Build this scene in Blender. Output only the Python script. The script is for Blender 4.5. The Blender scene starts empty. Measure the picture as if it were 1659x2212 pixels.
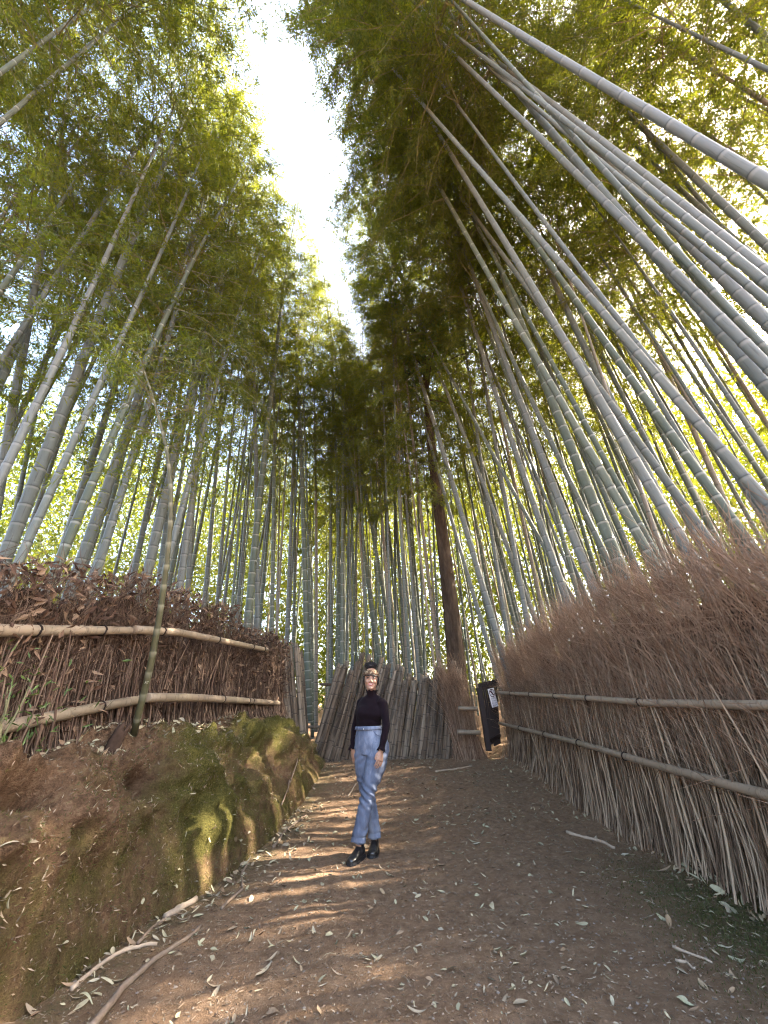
import bpy, math, random
import numpy as np
from mathutils import Vector, Matrix

sc = bpy.context.scene
COL = sc.collection
R = math.radians
random.seed(7)
rng = np.random.default_rng(11)

# ------------------------------------------------------------------ camera, sky, sun, exposure
PITCH, ROLL, FPX = R(27.6), R(2.0), 830.0           # frame measured on a 1659 x 2212 grid
CAM = np.array([0.0, 0.0, 1.2])
A = np.array([0, math.cos(PITCH), math.sin(PITCH)])
U0 = np.array([0, -math.sin(PITCH), math.cos(PITCH)])
R0 = np.array([1.0, 0, 0])
UP = U0 * math.cos(ROLL) + R0 * math.sin(ROLL)
RT = R0 * math.cos(ROLL) - U0 * math.sin(ROLL)
cam_data = bpy.data.cameras.new('camera')
cam = bpy.data.objects.new('camera', cam_data)
COL.objects.link(cam)
cam_data.sensor_fit = 'VERTICAL'
cam_data.sensor_height = 24.0
cam_data.lens = 24.0 * FPX / 2212.0
cam_data.clip_start = 0.05
cam_data.clip_end = 500
cam.matrix_world = Matrix(((RT[0], UP[0], -A[0], CAM[0]), (RT[1], UP[1], -A[1], CAM[1]),
                           (RT[2], UP[2], -A[2], CAM[2]), (0, 0, 0, 1)))
sc.camera = cam

SUN_AZ, SUN_EL = R(76), R(42)                      # azimuth from +Y (view direction) towards +X
SUN = np.array([math.sin(SUN_AZ) * math.cos(SUN_EL), math.cos(SUN_AZ) * math.cos(SUN_EL), math.sin(SUN_EL)])
world = bpy.data.worlds.new('World')
sc.world = world
world.use_nodes = True
wn = world.node_tree.nodes
wl = world.node_tree.links
wn.clear()
sky = wn.new('ShaderNodeTexSky')
sky.sky_type = 'NISHITA'
sky.sun_disc = False
sky.sun_elevation = SUN_EL
sky.sun_rotation = SUN_AZ
sky.air_density = 1.0
sky.dust_density = 4.0
sky.ozone_density = 1.0
bg = wn.new('ShaderNodeBackground')
bg.inputs['Strength'].default_value = 0.15
wo = wn.new('ShaderNodeOutputWorld')
wl.new(sky.outputs[0], bg.inputs[0])
wl.new(bg.outputs[0], wo.inputs[0])
sun_data = bpy.data.lights.new('sun', 'SUN')
sun_data.energy = 4.5
sun_data.angle = R(0.5)
sun_data.color = (1.0, 0.93, 0.82)
sun = bpy.data.objects.new('sun', sun_data)
COL.objects.link(sun)
sun.location = (20, 15, 30)
sun.rotation_euler = Vector(SUN).to_track_quat('Z', 'Y').to_euler()
sc.view_settings.view_transform = 'Standard'
sc.view_settings.look = 'None'
sc.view_settings.gamma = 1.0
sc.view_settings.use_curve_mapping = False
sc.view_settings.exposure = 3.62
sc.view_settings.use_white_balance = True
sc.view_settings.white_balance_temperature = 7050
sc.cycles.use_denoising = True
sc.cycles.pixel_filter_type = 'BLACKMAN_HARRIS'
sc.cycles.filter_width = 1.15
sc.cycles.max_bounces = 4
sc.cycles.diffuse_bounces = 2
sc.cycles.glossy_bounces = 2
sc.cycles.transmission_bounces = 4
sc.cycles.use_adaptive_sampling = True
sc.cycles.adaptive_threshold = 0.028
sc.cycles.sample_clamp_indirect = 6

# ------------------------------------------------------------------ helpers
def ray(px, py):
    return A + (px - 829.5) / FPX * RT + (1106 - py) / FPX * UP
def atY(px, py, Y):
    d = ray(px, py); return CAM + d * ((Y - CAM[1]) / d[1])
def atX(px, py, X):
    d = ray(px, py); return CAM + d * ((X - CAM[0]) / d[0])
def atT(px, py, t):
    return CAM + ray(px, py) * t
def proj(P):
    v = np.asarray(P) - CAM
    t = v @ A
    return np.stack([829.5 + FPX * (v @ RT) / t, 1106 - FPX * (v @ UP) / t, t], -1)

def vnoise(P, seed=0):
    P = np.asarray(P, float)
    i = np.floor(P).astype(np.int64)
    f = P - i
    f = f * f * (3 - 2 * f)
    def h(ix, iy, iz):
        n = (ix * 374761393 + iy * 668265263 + iz * 2147483647 + seed * 1274126177) & 0xffffffff
        n = ((n ^ (n >> 13)) * 1274126177) & 0xffffffff
        n = ((n ^ (n >> 16)) * 2246822519) & 0xffffffff
        return ((n ^ (n >> 15)) & 0xffff) / 65535.0
    out = 0
    for dx in (0, 1):
        for dy in (0, 1):
            for dz in (0, 1):
                w = (f[..., 0] if dx else 1 - f[..., 0]) * (f[..., 1] if dy else 1 - f[..., 1]) * (f[..., 2] if dz else 1 - f[..., 2])
                out = out + w * h(i[..., 0] + dx, i[..., 1] + dy, i[..., 2] + dz)
    return out
def fbm(P, octaves=4, seed=0, gain=0.5):
    s, a, n = 0, 1.0, 0
    P = np.asarray(P, float)
    for k in range(octaves):
        s = s + a * (vnoise(P * 2 ** k + 17.3 * k, seed + k) - 0.5)
        n += a
        a *= gain
    return s / n * 2
def sstep(a, b, x):
    t = np.clip((np.asarray(x, float) - a) / (b - a), 0, 1)
    return t * t * (3 - 2 * t)
def unit(v):
    v = np.asarray(v, float)
    return v / np.maximum(np.linalg.norm(v, axis=-1, keepdims=True), 1e-9)

class MB:
    """collects vertices and faces, then links them as ONE mesh object"""
    def __init__(self):
        self.V, self.F, self.M, self.n = [], [], [], 0
        self.attr = []
    def add(self, V, F, mat=0, val=None):
        V = np.asarray(V, float).reshape(-1, 3)
        F = np.asarray(F, np.int64)
        self.V.append(V)
        self.F.append(F + self.n)
        self.M.append(np.full(len(F), mat))
        self.attr.append(np.zeros(len(V)) if val is None else np.broadcast_to(np.asarray(val, float), (len(V),)))
        self.n += len(V)
        return self
    def mesh(self, name, mats, smooth=True):
        me = bpy.data.meshes.new(name)
        V = np.concatenate(self.V)
        counts = np.concatenate([np.full(len(f), f.shape[1]) for f in self.F])
        loops = np.concatenate([f.ravel() for f in self.F])
        me.vertices.add(len(V)); me.vertices.foreach_set('co', V.ravel().astype(np.float32))
        me.loops.add(len(loops)); me.loops.foreach_set('vertex_index', loops.astype(np.int32))
        me.polygons.add(len(counts))
        me.polygons.foreach_set('loop_start', np.concatenate([[0], np.cumsum(counts)[:-1]]).astype(np.int32))
        me.polygons.foreach_set('material_index', np.concatenate(self.M).astype(np.int32))
        me.polygons.foreach_set('use_smooth', np.full(len(counts), bool(smooth)))
        me.update(calc_edges=True)
        at = me.attributes.new('val', 'FLOAT', 'POINT')
        at.data.foreach_set('value', np.concatenate(self.attr).astype(np.float32))
        for m in (mats if isinstance(mats, (list, tuple)) else [mats]):
            me.materials.append(m)
        return me
    def build(self, name, mats, parent=None, smooth=True, loc=None):
        if loc is not None:
            self.V = [v - np.asarray(loc) for v in self.V]
        o = link(name, self.mesh(name, mats, smooth), parent)
        if loc is not None and parent is None:
            o.location = loc
        return o

def link(name, data, parent=None):
    o = bpy.data.objects.new(name, data)
    COL.objects.link(o)
    if parent is not None:
        o.parent = parent
    return o
def tag(o, label=None, cat=None, group=None, kind=None):
    if label: o['label'] = label
    if cat: o['category'] = cat
    if group: o['group'] = group
    if kind: o['kind'] = kind
    return o
def empty(name, loc, label, cat, group=None, rot=None):
    o = bpy.data.objects.new(name, None)
    COL.objects.link(o)
    o.empty_display_size = 0.1
    o.location = loc
    if rot is not None:
        o.rotation_mode = 'QUATERNION'; o.rotation_quaternion = rot
    return tag(o, label, cat, group)

def tubes(P, Rad, S=6, cap=True):
    """N tubes at once: P (N,K,3), Rad (N,K) -> verts, quads (caps are degenerate-free n-fans left open when cap is False)"""
    P = np.asarray(P, float); Rad = np.asarray(Rad, float)
    if P.ndim == 2: P = P[None]; Rad = Rad[None]
    N, K, _ = P.shape
    T = np.gradient(P, axis=1)
    T = unit(T)
    ref = np.where(np.abs(T[:, :1, 2:3]) > 0.8, np.array([1.0, 0, 0]), np.array([0, 0, 1.0]))
    X = unit(np.cross(np.broadcast_to(ref, T.shape), T))
    Y = np.cross(T, X)
    a = np.arange(S) * 2 * math.pi / S
    V = P[:, :, None] + Rad[:, :, None, None] * (np.cos(a)[:, None] * X[:, :, None] + np.sin(a)[:, None] * Y[:, :, None])
    base = (np.arange(N)[:, None, None] * K + np.arange(K - 1)[None, :, None]) * S
    j = np.arange(S)[None, None]
    j2 = (j + 1) % S
    F = np.stack([base + j, base + j2, base + S + j2, base + S + j], -1).reshape(-1, 4)
    V = V.reshape(-1, 3)
    return V, F
def add_tube(mb, P, Rad, S=8, mat=0, val=None, cap=True):
    P = np.asarray(P, float)
    Rad = np.broadcast_to(np.asarray(Rad, float), (len(P),))
    if cap:
        P = np.concatenate([P[:1], P, P[-1:]]); 
        e = unit(P[2] - P[1]) * 1e-4; e2 = unit(P[-2] - P[-3]) * 1e-4
        P[0] -= e; P[-1] += e2
        Rad = np.concatenate([[1e-4], Rad, [1e-4]])
        if val is not None and np.ndim(val): val = np.concatenate([val[:1], val, val[-1:]])
    V, F = tubes(P[None], Rad[None], S)
    if val is not None and np.ndim(val): val = np.repeat(val, S)
    mb.add(V, F, mat, val)
def box_vf(c, ax, ay, az):
    c = np.asarray(c, float); ax, ay, az = (np.asarray(v, float) for v in (ax, ay, az))
    V = [c + sx * ax + sy * ay + sz * az for sz in (-1, 1) for sy in (-1, 1) for sx in (-1, 1)]
    F = [[0, 2, 3, 1], [4, 5, 7, 6], [0, 1, 5, 4], [2, 6, 7, 3], [0, 4, 6, 2], [1, 3, 7, 5]]
    return np.array(V), np.array(F)
def leaf_quads(P, D, Nn, L, W):
    """folded lance leaves: 4 verts each"""
    D = unit(D)
    S = unit(np.cross(D, Nn))
    Nn = np.cross(S, D)
    L = np.asarray(L)[:, None]; W = np.asarray(W)[:, None]
    m = P + D * L * 0.38
    V = np.stack([P, m + S * W * .5 + Nn * W * .18, P + D * L - Nn * L * .06, m - S * W * .5 + Nn * W * .18], 1)
    n = len(P)
    F = np.arange(n * 4).reshape(n, 4)
    return V.reshape(-1, 3), F

# ------------------------------------------------------------------ materials
def nodes_of(name):
    m = bpy.data.materials.new(name)
    m.use_nodes = True
    nt = m.node_tree
    nt.nodes.clear()
    out = nt.nodes.new('ShaderNodeOutputMaterial')
    return m, nt, out
def ramp(nt, stops, src=None):
    r = nt.nodes.new('ShaderNodeValToRGB')
    el = r.color_ramp.elements
    while len(el) > 1: el.remove(el[-1])
    el[0].position = stops[0][0]; el[0].color = (*stops[0][1], 1)
    for p, c in stops[1:]:
        e = el.new(p); e.color = (*c, 1)
    if src is not None: nt.links.new(src, r.inputs[0])
    return r.outputs[0]
def noise(nt, scale, detail=4, rough=0.6, vec=None, coord='Object', stretch=None):
    n = nt.nodes.new('ShaderNodeTexNoise')
    n.inputs['Scale'].default_value = scale
    n.inputs['Detail'].default_value = detail
    n.inputs['Roughness'].default_value = rough
    if vec is None:
        tc = nt.nodes.new('ShaderNodeTexCoord')
        vec = tc.outputs[coord]
    if stretch:
        mp = nt.nodes.new('ShaderNodeMapping')
        mp.inputs['Scale'].default_value = stretch
        nt.links.new(vec, mp.inputs[0]); vec = mp.outputs[0]
    nt.links.new(vec, n.inputs['Vector'])
    return n.outputs['Fac']
def mixc(nt, fac, a, b, mode='MIX'):
    m = nt.nodes.new('ShaderNodeMix')
    m.data_type = 'RGBA'; m.blend_type = mode
    for sock, v in ((m.inputs[0], fac), (m.inputs[6], a), (m.inputs[7], b)):
        if hasattr(v, 'links') or hasattr(v, 'is_linked'): nt.links.new(v, sock)
        elif isinstance(v, (int, float)): sock.default_value = v
        else: sock.default_value = (*v, 1)
    return m.outputs[2]
def math_(nt, op, a, b=0.0):
    m = nt.nodes.new('ShaderNodeMath'); m.operation = op
    for k, v in enumerate((a, b)):
        if hasattr(v, 'is_linked'): nt.links.new(v, m.inputs[k])
        else: m.inputs[k].default_value = v
    return m.outputs[0]
def attr(nt, name='val'):
    a = nt.nodes.new('ShaderNodeAttribute'); a.attribute_name = name
    return a.outputs['Fac']
def objrand(nt):
    return nt.nodes.new('ShaderNodeObjectInfo').outputs['Random']
def bsdf(nt, out, color, rough=0.8, bump=None, bump_d=0.01, bump_s=0.6, spec=0.3):
    p = nt.nodes.new('ShaderNodeBsdfPrincipled')
    if hasattr(color, 'is_linked'): nt.links.new(color, p.inputs['Base Color'])
    else: p.inputs['Base Color'].default_value = (*color, 1)
    if hasattr(rough, 'is_linked'): nt.links.new(rough, p.inputs['Roughness'])
    else: p.inputs['Roughness'].default_value = rough
    p.inputs['Specular IOR Level'].default_value = spec
    if bump is not None:
        b = nt.nodes.new('ShaderNodeBump')
        b.inputs['Distance'].default_value = bump_d
        b.inputs['Strength'].default_value = bump_s
        nt.links.new(bump, b.inputs['Height'])
        nt.links.new(b.outputs[0], p.inputs['Normal'])
    nt.links.new(p.outputs[0], out.inputs[0])
    return p
def plain(name, color, rough=0.7, spec=0.3, var=0.25, scale=30):
    m, nt, out = nodes_of(name)
    n = noise(nt, scale)
    c = mixc(nt, n, tuple(x * (1 - var) for x in color), tuple(min(1, x * (1 + var)) for x in color))
    bsdf(nt, out, c, rough, n, 0.002, 0.4, spec)
    return m

def culm_mat(name, c1, c2, c3, node_dark=(0.035, 0.035, 0.03), band=(0.34, 0.34, 0.31), pale=(0.22, 0.23, 0.22), lichen=(0.21, 0.225, 0.19)):
    m, nt, out = nodes_of(name)
    rnd = objrand(nt)
    base = ramp(nt, [(0, c1), (0.5, c2), (1, c3)], rnd)
    n1 = noise(nt, 6, 5, 0.65, stretch=(1, 1, 0.25))
    n2 = noise(nt, 60, 3, 0.6, stretch=(1, 1, 0.06))
    n0 = noise(nt, 1.1, 3, 0.6, stretch=(1, 1, 0.5))
    base = mixc(nt, ramp(nt, [(0.48, (0, 0, 0)), (0.68, (0.55, 0.55, 0.55))], n0), base, mixc(nt, 0.5, base, (0.13, 0.125, 0.06)))
    c = mixc(nt, math_(nt, 'MULTIPLY', n1, 0.75), base, mixc(nt, 0.5, base, pale))
    c = mixc(nt, ramp(nt, [(0.56, (0, 0, 0)), (0.72, (1, 1, 1))], n2), c, mixc(nt, 0.7, c, (0.045, 0.045, 0.036)))
    lich = ramp(nt, [(0.60, (0, 0, 0)), (0.66, (1, 1, 1))], noise(nt, 14, 6, 0.7))
    c = mixc(nt, math_(nt, 'MULTIPLY', lich, 0.35), c, lichen)
    v = attr(nt)
    c = mixc(nt, math_(nt, 'MULTIPLY', math_(nt, 'MAXIMUM', v, 0.0), 0.8), c, band)
    c = mixc(nt, math_(nt, 'MAXIMUM', math_(nt, 'MULTIPLY', v, -1.0), 0.0), c, node_dark)
    bsdf(nt, out, c, 0.5, n2, 0.002, 0.3, 0.35)
    return m
CULM_GREY = culm_mat('culm_grey_green', (0.078, 0.090, 0.081), (0.120, 0.128, 0.120), (0.060, 0.076, 0.054), band=(0.22, 0.225, 0.21), pale=(0.17, 0.18, 0.172), lichen=(0.17, 0.18, 0.155))
CULM_GREEN = culm_mat('culm_olive_green', (0.072, 0.088, 0.058), (0.092, 0.104, 0.076), (0.056, 0.074, 0.048), pale=(0.15, 0.165, 0.145), lichen=(0.16, 0.17, 0.14))
CULM_TAN = culm_mat('culm_dead_tan', (0.20, 0.155, 0.11), (0.17, 0.13, 0.09), (0.22, 0.175, 0.13), band=(0.24, 0.2, 0.15))
CULM_SAP = culm_mat('culm_sapling', (0.060, 0.057, 0.028), (0.060, 0.057, 0.028), (0.060, 0.057, 0.028), band=(0.22, 0.21, 0.15), pale=(0.10, 0.095, 0.05), lichen=(0.11, 0.105, 0.06))
CULM_RAIL = culm_mat('culm_rail_beige', (0.225, 0.165, 0.112), (0.26, 0.195, 0.135), (0.19, 0.14, 0.094), band=(0.20, 0.14, 0.09), node_dark=(0.06, 0.04, 0.03), pale=(0.28, 0.22, 0.17), lichen=(0.25, 0.20, 0.15))
def pole_mat():
    m, nt, out = nodes_of('culm_weathered_pole')
    base = ramp(nt, [(0, (0.075, 0.050, 0.034)), (.3, (0.20, 0.143, 0.098)), (.55, (0.115, 0.080, 0.055)), (.8, (0.26, 0.20, 0.145)), (1, (0.15, 0.108, 0.076))], objrand(nt))
    n1 = noise(nt, 20, 5, .7, stretch=(1, 1, .06)); n2 = noise(nt, 5, 4, .65, stretch=(1, 1, .5))
    c = mixc(nt, ramp(nt, [(.42, (1, 1, 1)), (.56, (0, 0, 0))], n1), base, mixc(nt, .75, base, (0.014, 0.010, 0.008)))
    c = mixc(nt, ramp(nt, [(.5, (0, 0, 0)), (.7, (1, 1, 1))], n2), c, mixc(nt, .5, c, (0.25, 0.20, 0.155)))
    v = attr(nt)
    c = mixc(nt, math_(nt, 'MULTIPLY', math_(nt, 'MAXIMUM', v, 0.0), 0.5), c, (0.20, 0.16, 0.12))
    c = mixc(nt, math_(nt, 'MAXIMUM', math_(nt, 'MULTIPLY', v, -1.0), 0.0), c, (0.018, 0.013, 0.010))
    bsdf(nt, out, c, .75, n1, .006, .8, .25)
    return m
CULM_POLE = pole_mat()

def leaf_mat(name, lo, hi, tlo, thi, mix=0.5):
    m, nt, out = nodes_of(name)
    v = attr(nt)
    d = nt.nodes.new('ShaderNodeBsdfDiffuse')
    t = nt.nodes.new('ShaderNodeBsdfTranslucent')
    g = nt.nodes.new('ShaderNodeBsdfGlossy'); g.inputs['Roughness'].default_value = 0.45
    g.inputs['Color'].default_value = (0.8, 0.85, 0.8, 1)
    nt.links.new(mixc(nt, v, lo, hi), d.inputs[0])
    nt.links.new(mixc(nt, v, tlo, thi), t.inputs[0])
    mx = nt.nodes.new('ShaderNodeMixShader'); mx.inputs[0].default_value = mix
    nt.links.new(d.outputs[0], mx.inputs[1]); nt.links.new(t.outputs[0], mx.inputs[2])
    m2 = nt.nodes.new('ShaderNodeMixShader'); m2.inputs[0].default_value = 0.03
    nt.links.new(mx.outputs[0], m2.inputs[1]); nt.links.new(g.outputs[0], m2.inputs[2])
    nt.links.new(m2.outputs[0], out.inputs[0])
    return m
LEAF = leaf_mat('bamboo_leaf', (0.022, 0.035, 0.009), (0.055, 0.062, 0.014), (0.125, 0.17, 0.011), (0.42, 0.41, 0.020))
LEAF_SHRUB = leaf_mat('shrub_leaf', (0.03, 0.06, 0.02), (0.07, 0.11, 0.03), (0.10, 0.18, 0.03), (0.25, 0.32, 0.05), 0.35)
BRANCH = plain('bamboo_branch', (0.13, 0.12, 0.06), 0.7)
# ------------------------------------------------------------------ ground, path, bank
def zpath(x, y):
    return 0.44 * sstep(4.9, 8.8, y) + 0.04 * np.maximum(np.asarray(y, float) - 8.8, 0)
def fence_left_x(y): return np.interp(y, [0, 2.5, 4.6, 8.1, 12], [-2.75, -2.66, -2.58, -2.12, -1.9])
def fence_left_z(y): return np.interp(y, [0, 2.6, 3.6, 4.7, 8.1, 12], [0.80, 1.02, 1.16, 1.26, 1.32, 1.1])
def bank_foot_x(y): return np.interp(y, [0, 2, 3.0, 3.6, 4.25, 5.2, 6.2, 7.4, 8.3, 9.2, 10], [-1.84, -1.80, -1.72, -1.68, -1.47, -1.34, -1.28, -1.20, -1.22, -1.3, -1.5])
def fence_right_x(y): return np.interp(y, [0, 2, 4.5, 7, 8.4, 12], [2.48, 2.46, 2.52, 2.42, 2.22, 2.1])
def zground(x, y):
    x = np.asarray(x, float); y = np.asarray(y, float)
    z = zpath(x, y)
    zl = fence_left_z(y) + 0.05 + np.clip(-2.7 - x, 0, 40) * 0.06
    zl = zl * sstep(13, 9.3, y) + (zpath(x, y) + 0.05) * sstep(9.3, 13, y) + np.clip(-2.7 - x, 0, 40) * 0.05
    wl_ = sstep(fence_left_x(y) + 0.35, fence_left_x(y) - 0.05, x)
    z = z * (1 - wl_) + zl * wl_
    # right of the brush fence the floor climbs a little
    z = z + 0.25 * sstep(fence_right_x(y) + 0.05, fence_right_x(y) + 0.9, x) + np.clip(x - 3.4, 0, 30) * 0.11
    # small step of soil under the right fence
    z = z + 0.10 * sstep(fence_right_x(y) - 0.28, fence_right_x(y) - 0.02, x) * sstep(1.2, 2.0, y)
    return z

m, nt, out = nodes_of('path_soil')
n1 = noise(nt, 1.1, 6, 0.6); n2 = noise(nt, 14, 8, 0.75); n3 = noise(nt, 90, 4, 0.8)
c = ramp(nt, [(0.3, (0.125, 0.076, 0.045)), (0.5, (0.245, 0.157, 0.098)), (0.7, (0.36, 0.245, 0.160))], n2)
c = mixc(nt, ramp(nt, [(0.35, (0, 0, 0)), (0.7, (1, 1, 1))], n1), c, mixc(nt, 0.5, c, (0.29, 0.172, 0.105)))
c = mixc(nt, ramp(nt, [(0.63, (0, 0, 0)), (0.68, (1, 1, 1))], n3), c, (0.36, 0.28, 0.21))
c = mixc(nt, ramp(nt, [(0.30, (1, 1, 1)), (0.36, (0, 0, 0))], n3), c, (0.07, 0.044, 0.03))
moss = math_(nt, 'MULTIPLY', attr(nt), ramp(nt, [(0.35, (0, 0, 0)), (0.6, (1, 1, 1))], n2))
c = mixc(nt, moss, c, mixc(nt, n3, (0.03, 0.042, 0.015), (0.075, 0.085, 0.03)))
hgt = math_(nt, 'ADD', math_(nt, 'MULTIPLY', n2, 1.0), math_(nt, 'MULTIPLY', n3, 0.5))
bsdf(nt, out, c, 0.95, hgt, 0.045, 1.0, 0.1)
SOIL = m
def soil_h(x, y):
    P = np.stack([x, y, np.zeros_like(x)], -1)
    return 0.055 * fbm(P * 0.9, 4, 3) + 0.018 * fbm(P * 9, 3, 9)
def soil_z(x, y):
    x = np.asarray(x, float); y = np.asarray(y, float)
    near = sstep(16, 11, np.hypot(x, y))
    return zground(x, y) + soil_h(x, y) * near
xs = np.unique(np.concatenate([np.linspace(-150, -12, 16), np.linspace(-12, -1.9, 24), np.arange(-1.9, 2.9, 0.035), np.linspace(2.9, 12, 24), np.linspace(12, 150, 16)]))
ys = np.unique(np.concatenate([np.linspace(-60, 0, 10), np.arange(0.8, 10, 0.04), np.linspace(10, 20, 24), np.linspace(20, 220, 24)]))
X, Y = np.meshgrid(xs, ys)
Z = soil_z(X, Y)
Z = np.where(X < bank_foot_x(Y) - 0.15, np.minimum(Z, np.where(X > fence_left_x(Y) - 0.15, zpath(X, Y) - 0.12, 99)), Z)
nx, ny = len(xs), len(ys)
idx = np.arange(nx * ny).reshape(ny, nx)
F = np.stack([idx[:-1, :-1], idx[:-1, 1:], idx[1:, 1:], idx[1:, :-1]], -1).reshape(-1, 4)
mossv = 0.8 * np.exp(-((X - 2.15) / 0.42) ** 2) * np.exp(-((Y - 3.2) / 1.1) ** 2) * 1.5 + 0.7 * np.exp(-((X - bank_foot_x(Y) - .05) / 0.22) ** 2) * (Y > 1) * (Y < 8)
mb = MB(); mb.add(np.stack([X, Y, Z], -1), F, 0, np.clip(mossv, 0, 1).ravel())
ground = tag(mb.build('ground', SOIL), 'trodden brown earth path strewn with dry leaves', None, None, 'structure')

# the mossy earth bank on the left: a swept profile, roughened and hollowed
m, nt, out = nodes_of('bank_earth')
n1 = noise(nt, 2.2, 6, 0.65); n2 = noise(nt, 16, 8, 0.75); n3 = noise(nt, 80, 5, 0.8)
soil = ramp(nt, [(0.3, (0.060, 0.033, 0.019)), (0.5, (0.19, 0.112, 0.066)), (0.7, (0.33, 0.21, 0.13))], n2)
green = ramp(nt, [(0.3, (0.032, 0.033, 0.009)), (0.5, (0.105, 0.094, 0.026)), (0.7, (0.21, 0.17, 0.05))], n3)
mk = math_(nt, 'ADD', attr(nt), math_(nt, 'SUBTRACT', math_(nt, 'MULTIPLY', n1, 1.6), 0.8))
mk = math_(nt, 'ADD', mk, math_(nt, 'SUBTRACT', math_(nt, 'MULTIPLY', n2, 0.8), 0.4))
c = mixc(nt, ramp(nt, [(0.30, (0, 0, 0)), (0.72, (1, 1, 1))], mk), soil, green)
c = mixc(nt, ramp(nt, [(0.64, (0, 0, 0)), (0.70, (1, 1, 1))], n3), c, (0.24, 0.17, 0.12))
hgt = math_(nt, 'ADD', n2, math_(nt, 'MULTIPLY', n3, 0.7))
bsdf(nt, out, c, 0.95, hgt, 0.06, 1.0, 0.08)
BANK = m
def bank_surface(y, s):
    """s: 0 at the foot, 0.62 at the crest, 1 behind the fence"""
    xf = bank_foot_x(y); zf = zpath(xf, y) - 0.03
    xt = fence_left_x(y) - 0.3; zt = fence_left_z(y) + 0.02
    end = sstep(9.6, 8.3, y)                                     # the bank dies away beyond the pole fence
    hc = np.interp(y, [0, 2, 2.8, 3.6, 4.3, 5.2, 7, 8.2, 9.4], [0.80, 0.92, 0.99, 1.06, 1.12, 1.13, 1.14, 1.05, 0.55])
    hc = np.minimum(hc, zt - 0.03)
    inset = np.interp(y, [0, 2, 3, 3.8, 4.4, 5.5, 7, 9], [0.5, 0.5, 0.5, 0.5, 0.52, 0.62, 0.68, 0.6])
    xc = xf - inset
    t = np.clip(s / 0.62, 0, 1); q = np.clip((s - 0.62) / 0.38, 0, 1)
    fx = xf + (xc - xf) * (0.70 * t + 0.30 * t ** 3)
    fz = zf + (hc - zf) * np.sin(t * math.pi / 2) ** 0.95
    tx = xc + (xt - xc) * q
    tz = hc + (zt - hc) * (q ** 1.1) 
    x = np.where(s <= 0.62, fx, tx); z = np.where(s <= 0.62, fz, tz)
    z = z * end + (zpath(x, y) - 0.12) * (1 - end) + 0.0
    return x, z
yy = np.arange(0.6, 9.7, 0.024); ss = np.concatenate([np.linspace(-0.04, 0.62, 66), np.linspace(0.635, 1, 46)])
Sg, Yg = np.meshgrid(ss, yy)
Xg, Zg = bank_surface(Yg, np.clip(Sg, 0, 1))
Zg = Zg + np.minimum(Sg, 0) * 1.5
G = np.stack([Xg, Yg, Zg], -1)
nrm = unit(np.cross(np.gradient(G, axis=0), np.gradient(G, axis=1)))
nrm = np.where(nrm[..., 2:3] < 0, -nrm, nrm)
face = sstep(0.0, 0.12, Sg) * sstep(1.0, 0.75, Sg)
rough = 0.30 * fbm(G * np.array([1.5, 1.7, 2.2]), 3, 21) + 0.15 * fbm(G * np.array([4.5, 4.5, 6]), 3, 22) + 0.07 * fbm(G * 13, 3, 23)
ridge = -0.09 * np.abs(fbm(G * np.array([2, 2.4, 3.4]), 2, 31))
disp = (rough + ridge - .03) * (0.25 + 0.75 * face) * sstep(-.02, .30, Sg) 
G1 = G + nrm * disp[..., None]
# hollows, placed where they show on the face: nearest surface point to a line of sight
for hx_, hy_, rad_, dep in ((100, 1690, .17, .36), (60, 1660, .10, .15), (300, 1690, .15, .34), (330, 1660, .09, .15), (562, 1592, .18, .32), (420, 1772, .055, .22), (436, 1745, .04, .10), (520, 1700, .07, .10), (205, 1800, .08, .10), (445, 1610, .06, .12), (590, 1670, .07, .10)):
    dv = unit(ray(hx_, hy_)); rel = G1 - CAM
    along = rel @ dv
    dist = np.linalg.norm(rel - along[..., None] * dv, axis=-1) + np.where(along < 0, 99, 0)
    cand = dist < max(.035, dist.min() * 1.05)
    c_ = G1[cand][np.argmin(along[cand])]
    disp = disp - dep * np.exp(-(np.linalg.norm((G1 - c_) * np.array([1, 1, 1.25]), axis=-1) / rad_) ** 5)
G2 = G + nrm * disp[..., None]
crestmoss = 0.55 * np.exp(-((Sg - 0.55) / 0.2) ** 2) * sstep(3.4, 4.6, Yg) + 0.62 * np.exp(-((Yg - 4.25) / 0.28) ** 2) * np.exp(-((Sg - 0.3) / 0.22) ** 2) \
    + 0.30 * sstep(0.5, 0.1, Sg) - 0.5 * sstep(0.66, 0.75, Sg) + 0.22
mb = MB()
ny_, nx_ = Sg.shape
idx = np.arange(nx_ * ny_).reshape(ny_, nx_)
mb.add(G2, np.stack([idx[:-1, :-1], idx[1:, :-1], idx[1:, 1:], idx[:-1, 1:]], -1).reshape(-1, 4), 0, np.clip(crestmoss, 0, 1).ravel())
bank = tag(mb.build('earth_bank_terrain', BANK), 'mossy brown earth bank with hollows and roots beside the path', None, None, 'structure')
BANK_G, BANK_N, BANK_S, BANK_Y = G2, nrm, Sg, Yg
def bank_point(y, s):
    i = int(np.clip(np.searchsorted(yy, y), 0, len(yy) - 1)); j = int(np.clip(np.searchsorted(ss, s), 0, len(ss) - 1))
    return BANK_G[i, j], BANK_N[i, j]
def bank_z(x, y):
    i = int(np.clip(np.searchsorted(yy, y), 0, len(yy) - 1))
    j = int(np.argmin(np.abs(BANK_G[i, 3:, 0] - x))) + 3
    return BANK_G[i, j, 2]
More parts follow.
